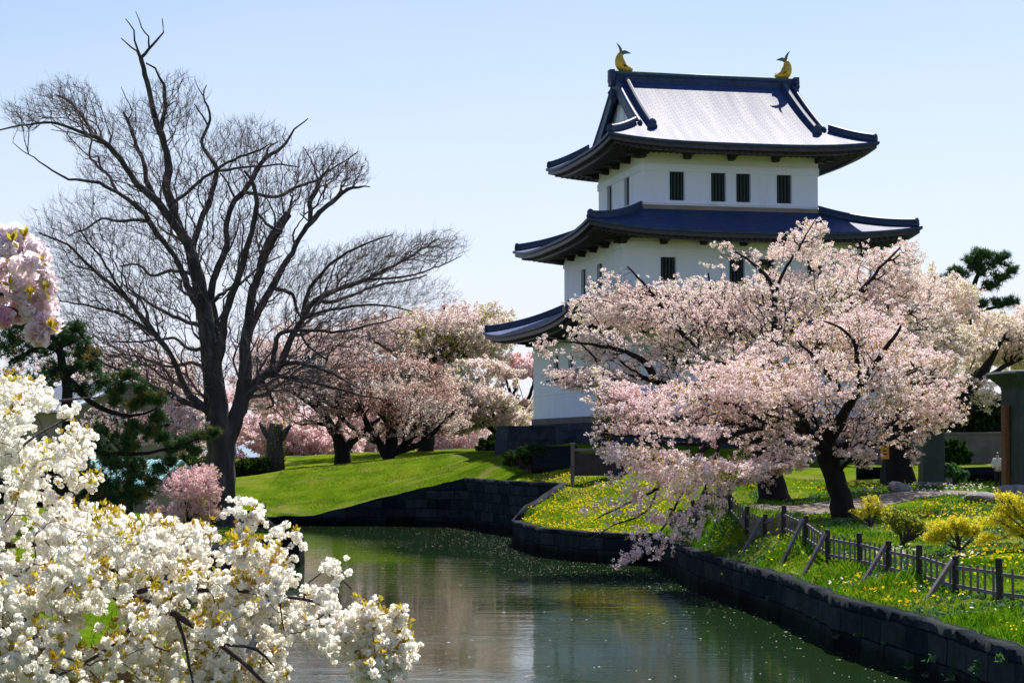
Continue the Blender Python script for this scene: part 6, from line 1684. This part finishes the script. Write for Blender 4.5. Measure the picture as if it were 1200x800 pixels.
# ---------------------------------------------------------------- the person beside the broad pillar
def person():
    b = at(1170, 566, 92); b[2] = gz(b[0], b[1])
    root = empty('person', b, 'person in white top and dark trousers standing behind the broad stone pillar', 'person', -.5)
    def skin(name, J, E, mat, sub=2, root_i=0):
        me = bpy.data.meshes.new(name)
        me.from_pydata([j[:3] for j in J], E, [])
        o = put(bpy.data.objects.new(name, me), root)
        m = o.modifiers.new('skin', 'SKIN'); m.use_smooth_shade = True
        sv = me.skin_vertices[0].data
        for i, j in enumerate(J): sv[i].radius = (j[3], j[4] if len(j) > 4 else j[3]); sv[i].use_root = (i == root_i)
        s = o.modifiers.new('sub', 'SUBSURF'); s.levels = sub; s.render_levels = sub
        me.materials.append(mat)
        return o
    # body: bent a little forward, looking at something held low
    J = [(0, 0, .92, .15, .11), (0, -.02, 1.12, .15, .11), (0, -.05, 1.32, .165, .12), (0, -.07, 1.43, .10, .09), (0, -.09, 1.50, .055), (0, -.12, 1.58, .085, .095), (0, -.13, 1.66, .08, .09),
         (-.19, -.06, 1.40, .065), (-.25, -.10, 1.14, .05), (-.18, -.32, 1.04, .036), (-.15, -.39, 1.03, .032), (.19, -.06, 1.40, .065), (.25, -.10, 1.14, .05), (.18, -.32, 1.04, .036), (.15, -.39, 1.03, .032),
         (-.09, 0, .84, .10), (-.10, -.02, .47, .066), (-.10, .02, .09, .045), (-.10, -.12, .04, .04), (.09, 0, .84, .10), (.11, .0, .47, .066), (.11, .05, .09, .045), (.11, -.09, .04, .04)]
    E = [(0, 1), (1, 2), (2, 3), (3, 4), (4, 5), (5, 6), (2, 7), (7, 8), (8, 9), (9, 10), (2, 11), (11, 12), (12, 13), (13, 14), (0, 15), (15, 16), (16, 17), (17, 18), (0, 19), (19, 20), (20, 21), (21, 22)]
    skin('body', J, E, MAT['skin'])
    T = [(0, 0, .84, .175, .135), (0, -.02, 1.12, .17, .13), (0, -.05, 1.32, .185, .14), (0, -.07, 1.44, .09, .08), (-.19, -.06, 1.40, .085), (-.25, -.10, 1.14, .07), (-.20, -.26, 1.06, .058), (.19, -.06, 1.40, .085), (.25, -.10, 1.14, .07), (.20, -.26, 1.06, .058)]
    skin('white_top', T, [(0, 1), (1, 2), (2, 3), (2, 4), (4, 5), (5, 6), (2, 7), (7, 8), (8, 9)], MAT['white_cloth'])
    L = [(0, 0, .93, .165, .125), (-.09, 0, .82, .115), (-.10, -.02, .47, .082), (-.10, .02, .10, .07), (.09, 0, .82, .115), (.11, 0, .47, .082), (.11, .05, .10, .07)]
    skin('trousers', L, [(0, 1), (1, 2), (2, 3), (0, 4), (4, 5), (5, 6)], MAT['dark_cloth'])
    Hh = [(0, -.09, 1.62, .085, .09), (0, -.10, 1.69, .095, .10), (0, -.105, 1.74, .06, .07)]
    skin('hair', Hh, [(0, 1), (1, 2)], MAT['hair'])
    for s in (-1, 1):
        for k in range(5):
            x0, y0, z0 = s * (.17 - .012 * k), -.40 - .006 * k, 1.045 - .008 * k
            skin('finger', [(x0, y0, z0, .010), (x0 - s * .012, y0 - .035, z0 - .012, .009), (x0 - s * .02, y0 - .055, z0 - .035, .007)], [(0, 1), (1, 2)], MAT['skin'], 1)
        mb = MB(); mb.box((s * .10, -.06 + (.03 if s > 0 else 0), .04), (.10, .27, .085)); mb.build('shoe', MAT['dark_cloth'], root, bevel=.03)
person()

# ---------------------------------------------------------------- houses behind the pines
def house(px, py, d, w, dp, hw, hr, rz, label, roof, pw):
    b = at(px, py, d); b[2] = gz(b[0], b[1])
    root = empty('house', b, label, 'house', rz)
    mb = MB(); mb.box((0, 0, hw / 2), (w, dp, hw)); wl_ = mb.build('wall', MAT['tan_wall'], root)
    mb = MB()
    for s in (-1, 1):
        mb.add([(-w / 2 - .5, s * (dp / 2 + .6), hw - .15), (w / 2 + .5, s * (dp / 2 + .6), hw - .15), (w / 2 + .5, 0, hw + hr), (-w / 2 - .5, 0, hw + hr),
                (-w / 2 - .5, s * (dp / 2 + .6), hw - .3), (w / 2 + .5, s * (dp / 2 + .6), hw - .3), (w / 2 + .5, 0, hw + hr - .15), (-w / 2 - .5, 0, hw + hr - .15)],
               [(0, 1, 2, 3), (4, 7, 6, 5), (0, 4, 5, 1), (1, 5, 6, 2), (0, 3, 7, 4)])
        for k in range(int(w / .5)):
            x = -w / 2 + .5 * k
            mb.bar((x, s * (dp / 2 + .6), hw - .11), (x, 0, hw + hr + .04), .05, .05)
    for s in (-1, 1):
        pass
    mb.build('roof', roof, root)
    mb = MB()
    for s in (-1, 1): mb.add([(s * (w / 2 - .02), -dp / 2, hw), (s * (w / 2 - .02), dp / 2, hw), (s * (w / 2 - .02), 0, hw + hr - .2)], [(0, 1, 2)])
    mb.build('gable', MAT['tan_wall'], root)
    for x in np.linspace(-w / 2 + 1.2, w / 2 - 1.2, max(2, int(w / 3))):
        mb = MB(); mb.box((x, -dp / 2 - .02, hw * .55), (1.1, .1, 1.1)); f = mb.build('window', MAT['grey_wood'], root)
        mb = MB(); mb.box((x, -dp / 2 - .06, hw * .55), (.9, .06, .9)); mb.build('pane', MAT['window_dark'], f)
house(160, 575, 118, 5, 6, 1.9, 1.25, -.25, 'low house with a teal metal roof behind the pine', MAT['teal_roof'], 9)
house(110, 575, 140, 10, 8, 5.4, 2.0, -.9, 'taller house with a pale grey roof behind the pine boughs', MAT['pale_roof'], 10)

# ---------------------------------------------------------------- shrubs and hedges
def shrub(name, label, cat, seed, px, py, d, pads, mat, n, leaf_size, stems=6, group=None, wood='bark_cherry', spread=.09, petals=6, stem_w=4):
    base = at(px, py, d); base[2] = gz(base[0], base[1])
    p0 = to_px(base[None])[0]
    root = empty(name, base, label, cat, 0, group)
    t = Tree(seed); rng = t.rng
    t.limb([(p0[0], p0[1] + 2, stem_w * 1.6), (p0[0], p0[1] - 3, stem_w * 1.3)], d0=d, step=.1)
    for i in range(stems):
        qx, qy, rx, ry = pads[rng.integers(len(pads))]
        ex, ey = qx + rng.uniform(-.6, .6) * rx, qy + rng.uniform(-.3, .6) * ry
        t.limb([(p0[0], p0[1] - 2, stem_w), ((p0[0] * 1.3 + ex * .7) / 2 + rng.uniform(-3, 3), (p0[1] + ey) / 2, stem_w * .7), (ex, ey, stem_w * .35)], dd=rng.uniform(-.5, .5) * rx * d / F_PX * 1.6, step=.12)
    A = np.vstack([blob(rng, max(8, int(130 * rx * ry / 400)), qx, qy, rx, ry, d, rx * d / F_PX * .75, .6) for qx, qy, rx, ry in pads])
    t.grow(A, bf=.3, r0=.006, rmax=.02)
    t.wood(root, MAT[wood], None, base, thick=.02, trunk_name='stems')
    Q, _ = t.along(n, .03, .05)
    V, F, tt = puffs(Q, rng, petals, spread, leaf_size)
    npmesh('foliage', V - base, F, MAT[mat], root, tone=tt)
    return root
YG = 'yellow leaved shrubs on the right bank'
shrub('shrub', 'broad yellow shrub with open dark stems at the right edge', 'shrub', 81, 1215, 634, 57, [(1190, 596, 28, 13), (1165, 610, 22, 9), (1215, 600, 24, 16), (1155, 630, 18, 8), (1195, 622, 22, 8), (1180, 582, 18, 7)], 'yellow_leaf', 3000, .021, 12, YG, spread=.07, stem_w=3.5)
shrub('shrub', 'low rounded yellow shrub just behind the fence left of the broad yellow one', 'shrub', 82, 1124, 641, 56, [(1105, 618, 22, 10), (1130, 616, 22, 9), (1095, 628, 16, 7), (1140, 622, 12, 8), (1120, 610, 16, 6)], 'yellow_leaf', 2000, .020, 11, YG, spread=.07, stem_w=3)
shrub('shrub', 'small yellow shrub beside the pink cherry trunk', 'shrub', 83, 1022, 612, 66, [(1022, 594, 20, 9), (1010, 602, 14, 6), (1034, 600, 14, 8), (1022, 584, 12, 5)], 'yellow_leaf', 1000, .021, 8, YG, spread=.07, stem_w=3)
shrub('shrub', 'dark sparse shrub with yellowish tips between the small and the low yellow shrubs', 'shrub', 84, 1057, 634, 59, [(1048, 605, 18, 12), (1070, 610, 16, 10), (1080, 618, 12, 8), (1056, 618, 14, 8)], 'olive_leaf', 650, .03, 9, None, spread=.07, stem_w=5)
shrub('bush', 'dark rounded evergreen bush against the concrete wall', 'bush', 85, 1118, 541, 112, [(1116, 528, 18, 14), (1128, 534, 12, 9), (1104, 534, 12, 9)], 'dark_leaf', 2200, .085, 5, None, spread=.16, stem_w=4)
shrub('bush', 'leggy grey green bush on the shaded terrace below the castle', 'bush', 86, 618, 551, 116, [(612, 535, 22, 14), (628, 532, 16, 14), (598, 540, 12, 8)], 'dark_leaf', 1300, .06, 16, None, spread=.15, stem_w=3, wood='twig')
shrub('bush', 'dark green bush at the edge of the lit lawn beside the stone platform', 'bush', 87, 590, 534, 150, [(588, 518, 22, 12), (570, 522, 16, 9), (604, 522, 12, 9)], 'dark_leaf', 1800, .10, 5, None, spread=.22, stem_w=4)
shrub('leafy_plant', 'bright broad leaved plant at the right foot of the narrow pillar', 'plant', 88, 1118, 566, 89, [(1116, 552, 12, 8), (1124, 556, 10, 6)], 'bright_leaf', 420, .10, 4, None, spread=.14, stem_w=2)
def hedge(name, label, seed, pts, h, mat, n, leaf, thick=1.2):
    rng = np.random.default_rng(seed)
    P = np.array([at(*p) for p in pts]); base = P[0].copy(); base[2] = gz(base[0], base[1])
    root = empty(name, base, label, 'hedge')
    f = rng.random(n) * (len(P) - 1); i = np.minimum(f.astype(int), len(P) - 2); f = (f - i)[:, None]
    Q = P[i] * (1 - f) + P[i + 1] * f
    hh = h * (.75 + .5 * vnoise(Q[:, 0], Q[:, 1], .9, seed))
    Q[:, 2] = land(Q[:, 0], Q[:, 1]) + hh * rng.random(n) ** .7
    Q[:, 1] += rng.normal(0, thick / 2.5, n); Q[:, 0] += rng.normal(0, .15, n)
    V, F, t = puffs(Q, rng, 7, leaf * 2.2, leaf)
    npmesh('foliage', V - base, F, MAT[mat], root, tone=t)
    mb = MB()
    for k in range(int(len(P) * 6)):
        g = rng.random() * (len(P) - 1); j = min(int(g), len(P) - 2); q = P[j] + (P[j + 1] - P[j]) * (g - j); z = gz(q[0], q[1])
        q = q - base; z -= base[2]
        mb.tube([(q[0], q[1], z - .1), (q[0] + rng.normal(0, .1), q[1], z + h * .5), (q[0] + rng.normal(0, .2), q[1], z + h * .8)], [.05, .035, .01], 5)
    mb.build('stems', MAT['bark_dark'], root)
hedge('hedge', 'low dark hedge along the lawn crest right of the bare trunk', 91, [(262, 556, 146), (285, 554, 146), (312, 552, 146)], 1.0, 'dark_leaf', 1600, .09)
hedge('hedge', 'dark tall hedge above the concrete wall at the right', 92, [(1090, 541, 126), (1130, 541, 126), (1180, 541, 126), (1260, 541, 126)], 4.2, 'dark_leaf', 5200, .13, 1.8)
hedge('hedge', 'dark evergreen hedge in the shade behind the left pines', 93, [(-60, 590, 110), (20, 588, 112), (90, 588, 116), (160, 586, 124), (235, 580, 132)], 2.6, 'dark_leaf', 7000, .11, 2.0)

def ivy_stump():
    b = at(322, 552, 148); b[2] = gz(b[0], b[1])
    root = empty('ivy_trunk', b, 'pollarded trunk with sparse ivy at the lawn crest', 'tree')
    mb = MB(); mb.tube([(0, 0, -.3), (.05, 0, 1.2), (-.05, 0, 2.6), (.1, 0, 3.7)], [.8, .65, .6, .5], 12); mb.build('trunk', MAT['bark_grey'], root, smooth=True)
    for s, l in ((-1, 1.2), (1, .9)):
        mb = MB(); mb.tube([(s * .3, 0, 2.4), (s * .8, 0, 2.9 + .2 * l), (s * 1.2, .1, 3.2 + l * .5)], [.3, .24, .12], 8); mb.build('branch_stub', MAT['bark_grey'], root, smooth=True)
    r = np.random.default_rng(5); n = 420
    a = r.uniform(0, 6.28, n); z = r.uniform(0, 3.9, n)
    Q = np.c_[np.cos(a) * .72, np.sin(a) * .72, z] + r.normal(0, .12, (n, 3))
    V, F = quads(Q, r, .07 + .05 * r.random(n)); npmesh('ivy', V, F, MAT['olive_leaf'], root, tone=np.clip(r.normal(.25, .2, n), 0, 1))
ivy_stump()

# ---------------------------------------------------------------- ground cover (nobody could count it)
def scatter(n, x0, x1, y0, y1, rng, dens=None, wmin=.45):
    x = rng.uniform(x0, x1, n); y = rng.uniform(y0, y1, n)
    k = wdist(x, y) > wmin
    x, y = x[k], y[k]
    z = land(x, y)
    q = to_px(np.c_[x, y, z])
    k = (q[:, 0] > -80) & (q[:, 0] < 1300) & (q[:, 1] < 840)
    x, y, z = x[k], y[k], z[k]
    if dens is not None:
        k = rng.random(len(x)) < dens(x, y); x, y, z = x[k], y[k], z[k]
    return x, y, z
def on_path(x, y):
    pl = [tuple(at(p[0], p[1], p[2])[:2]) for p in ((1300, 590, 82), (1150, 592, 84), (1085, 592, 84), (1020, 597, 80), (960, 603, 77), (900, 606, 76), (850, 600, 79))]
    return seg_dist(x, y, pl) < 1.25
def blades(name, label, x, y, z, h, w, rng, mat, tone, lean=.35, per=1):
    n = len(x)
    b = np.stack([x, y, z - .02], -1)
    a = rng.uniform(0, 6.283, n)
    s = np.stack([np.cos(a), np.sin(a), 0 * a], -1) * np.broadcast_to(w, (n,))[:, None]
    ln = np.stack([rng.normal(0, lean, n), rng.normal(0, lean, n), 0 * a], -1) * h[:, None]
    up = np.stack([0 * a, 0 * a, h], -1)
    V = np.stack([b - s, b + s, b + s * .7 + up * .6 + ln * .4, b + up + ln], 1).reshape(-1, 3)
    o = npmesh(name, V, np.arange(n * 4).reshape(n, 4), mat, tone=tone)
    return tag(o, label, 'grass', kind='stuff')
R8 = np.random.default_rng(88)
x, y, z = scatter(260000, 5, 24, 34, 100, R8, lambda x, y: np.where(on_path(x, y), .03, np.clip(60 / y, .35, 1) * (.35 + .65 * vnoise(x, y, 1.1, 41))), .30)
tall = vnoise(x, y, 1.6, 42) ** 2
edge = np.clip(1.3 - seg_dist(x, y, RIGHT_BANK) * .25, 0, 1)
h = (.06 + .34 * tall * (.35 + .65 * edge)) * (.6 + .8 * R8.random(len(x)))
tone = np.clip(.25 + .55 * vnoise(x, y, 2.0, 43) + R8.normal(0, .15, len(x)), 0, 1)
blades('bank_grass', 'long bright grass on the right bank', x, y, z, h, .008 + .006 * R8.random(len(x)), R8, MAT['blade'], tone)
x, y, z = scatter(150000, -17, 12, 88, 142, R8, lambda x, y: .5 + .5 * vnoise(x, y, 1.5, 44), .4)
blades('lawn_grass', 'short mown grass on the far lawn and the headland', x, y, z, .05 + .06 * R8.random(len(x)), .014, R8, MAT['lawn_blade'], np.clip(.1 + .45 * vnoise(x, y, 2.6, 45) + .45 * (vnoise(x, y, .8, 49) > .68) + R8.normal(0, .16, len(x)), 0, 1))
x, y, z = scatter(60000, -24, -2, 12, 110, R8, lambda x, y: .6 + 0 * x, .4)
blades('bank_grass', 'grass on the left bank under the trees', x, y, z, .06 + .14 * R8.random(len(x)), .012, R8, MAT['blade'], np.clip(.4 + R8.normal(0, .2, len(x)), 0, 1))
# mixed weeds: broader leaves in patches
x, y, z = scatter(30000, 6, 24, 34, 92, R8, lambda x, y: (vnoise(x, y, 1.2, 46) > .62) * (1.0 - on_path(x, y)), .5)
V, F, t = puffs(np.c_[x, y, z + .07], R8, 5, .08, .045)
tag(npmesh('weeds', V, F, MAT['bright_leaf'], tone=t), 'patches of broad leaved weeds in the bank grass', 'weeds', kind='stuff')

def flowers(name, label, x, y, z, s, mat, lift):
    n = len(x); k = 6
    c = np.stack([x, y, z + lift], -1)
    a = np.linspace(0, 2 * np.pi, k, endpoint=False)[None] + R8.uniform(0, 6, (n, 1))
    tx, ty = R8.normal(0, .45, n), R8.normal(-.25, .45, n)
    s = np.broadcast_to(s, (n,))
    off = np.stack([np.cos(a), np.sin(a), np.cos(a) * tx[:, None] + np.sin(a) * ty[:, None] + .25], -1) * s[:, None, None]
    V = np.concatenate([c[:, None], c[:, None] + off], 1)
    i = np.arange(n)[:, None] * (k + 1)
    F = np.stack([np.broadcast_to(i, (n, k)), i + 1 + np.arange(k), i + 1 + (np.arange(k) + 1) % k], -1).reshape(-1, 3)
    return tag(npmesh(name, V.reshape(-1, 3), F, mat, tone=np.repeat(R8.random(n), k)), label, 'flowers', kind='stuff')
def spots(lst):
    def f(x, y):
        q = to_px(np.stack([x, y, land(x, y)], -1)); v = np.zeros(len(x))
        for px, py, rx, ry, w in lst: v = np.maximum(v, w * np.clip(1.35 - ((q[:, 0] - px) / rx) ** 2 - ((q[:, 1] - py) / ry) ** 2, 0, 1))
        return v * (vnoise(x, y, .7, 47) > .35)
    return f
x, y, z = scatter(60000, 5, 24, 34, 98, R8, lambda x, y: np.maximum(spots([(1040, 700, 55, 14, .55), (960, 690, 60, 12, .25), (1160, 655, 50, 14, .4), (1120, 600, 60, 12, .3), (1095, 625, 40, 10, .3), (1050, 690, 110, 25, .10), (900, 650, 60, 25, .08), (1185, 750, 40, 20, .07), (1000, 570, 160, 14, .06)])(x, y), .012) * (1.0 - on_path(x, y)))
flowers('dandelions', 'yellow dandelions scattered through the right bank grass', x, y, z, .030 + .018 * R8.random(len(x)), MAT['dandelion'], .10 + .10 * R8.random(len(x)))
x, y, z = scatter(26000, -1, 9, 84, 112, R8, lambda x, y: .04 + .22 * vnoise(x, y, 1.4, 48))
flowers('dandelions', 'dense yellow dandelions covering the sunny headland', x, y, z,   .032 + .02 * R8.random(len(x)), MAT['dandelion'], .08 + .06 * R8.random(len(x)))
x, y, z = scatter(40000, 4, 24, 40, 110, R8, spots([(1050, 650, 26, 7, .6), (1130, 660, 26, 7, .35), (985, 692, 30, 6, .25), (720, 600, 60, 14, .14), (1110, 575, 50, 8, .25), (720, 570, 30, 7, .3)]))
flowers('narcissi', 'small white spring flowers in the grass', x, y, z, .032 + .016 * R8.random(len(x)), MAT['narcissus'], .14 + .06 * R8.random(len(x)))

x, y, z = scatter(16000, 5, 22, 50, 96, R8, lambda x, y: .10 + .8 * (vnoise(x, y, 2.2, 61) > .55))
V, F = quads(np.c_[x, y, z + .05 + .05 * R8.random(len(x))], R8, .012 + .012 * R8.random(len(x)))
tag(npmesh('fallen_petals', V, F, MAT['floating_petal'], tone=R8.random(len(x))), 'fallen cherry petals lying in the bank grass', 'petals', kind='stuff')

def floating():
    r = R8
    n = 42000
    X = r.uniform(-17, 12, n); Y = r.uniform(40, 122, n)
    k = wdist(X, Y) < -.12
    X, Y = X[k], Y[k]
    dn = .10 + .22 * (vnoise(X, Y, 3.2, 51) > .55)
    dn = dn + 1.0 * np.exp(-(seg_dist(X, Y, RIGHT_BANK) / 1.3) ** 2) * .5
    dn = dn + .75 * np.exp(-(seg_dist(X, Y, [wat(560, 618), wat(600, 650), wat(700, 672), wat(790, 690)]) / 2.6) ** 2)
    k = r.random(len(X)) < dn * .36
    X, Y = X[k], Y[k]; n = len(X)
    a = r.uniform(0, 6.28, n); s = (.013 + .021 * r.random(n)) * np.where(r.random(n) < .1, 1.8, 1)
    ang = a[:, None] + np.array([0, 1.7, 3.1, 4.6])[None]
    rr = s[:, None] * np.array([1, .7, 1.05, .6])[None]
    V = np.stack([X[:, None] + np.cos(ang) * rr, Y[:, None] + np.sin(ang) * rr, np.full((n, 4), .006) + .004 * r.random((n, 4))], -1)
    tag(npmesh('floating_petals', V.reshape(-1, 3), np.arange(n * 4).reshape(n, 4), MAT['floating_petal'], tone=r.random(n)), 'fallen blossom petals floating on the moat', 'petals', kind='stuff')
floating()

def wall_weeds():
    """small plants rooted in the joints of the right bank wall"""
    for i, (px, py, s) in enumerate([(1070, 778, .22), (1100, 770, .2), (1152, 782, .3), (1180, 770, .2), (1012, 742, .16), (960, 722, .14), (1120, 792, .2), (940, 712, .12), (880, 684, .1), (905, 700, .12), (985, 745, .12), (1040, 752, .12), (850, 672, .1), (1090, 790, .12)]):
        d = 30.0
        best = None
        for dd in np.linspace(36, 64, 200):
            p = at(px, py, dd)
            w = float(wdist(np.array([p[0]]), np.array([p[1]]))[0])
            if best is None or abs(w) < best[0]: best = (abs(w), p)
        p = best[1]
        r = np.random.default_rng(i + 300); n = 26
        Q = r.normal(0, s * .30, (n, 3)) + np.array([-.12, -.05, 0]); Q[:, 2] = np.abs(Q[:, 2]) - s * .3
        V, F = quads(Q, r, s * .3 * (.6 + .8 * r.random(n)), aspect=.5)
        o = npmesh('wall_plant', V, F, MAT['bright_leaf'], tone=r.random(n)); o.location = [float(v) for v in p]
        tag(o, 'small green weed rooted in the joints of the right bank wall', 'plant', 'weeds in the moat wall')
wall_weeds()
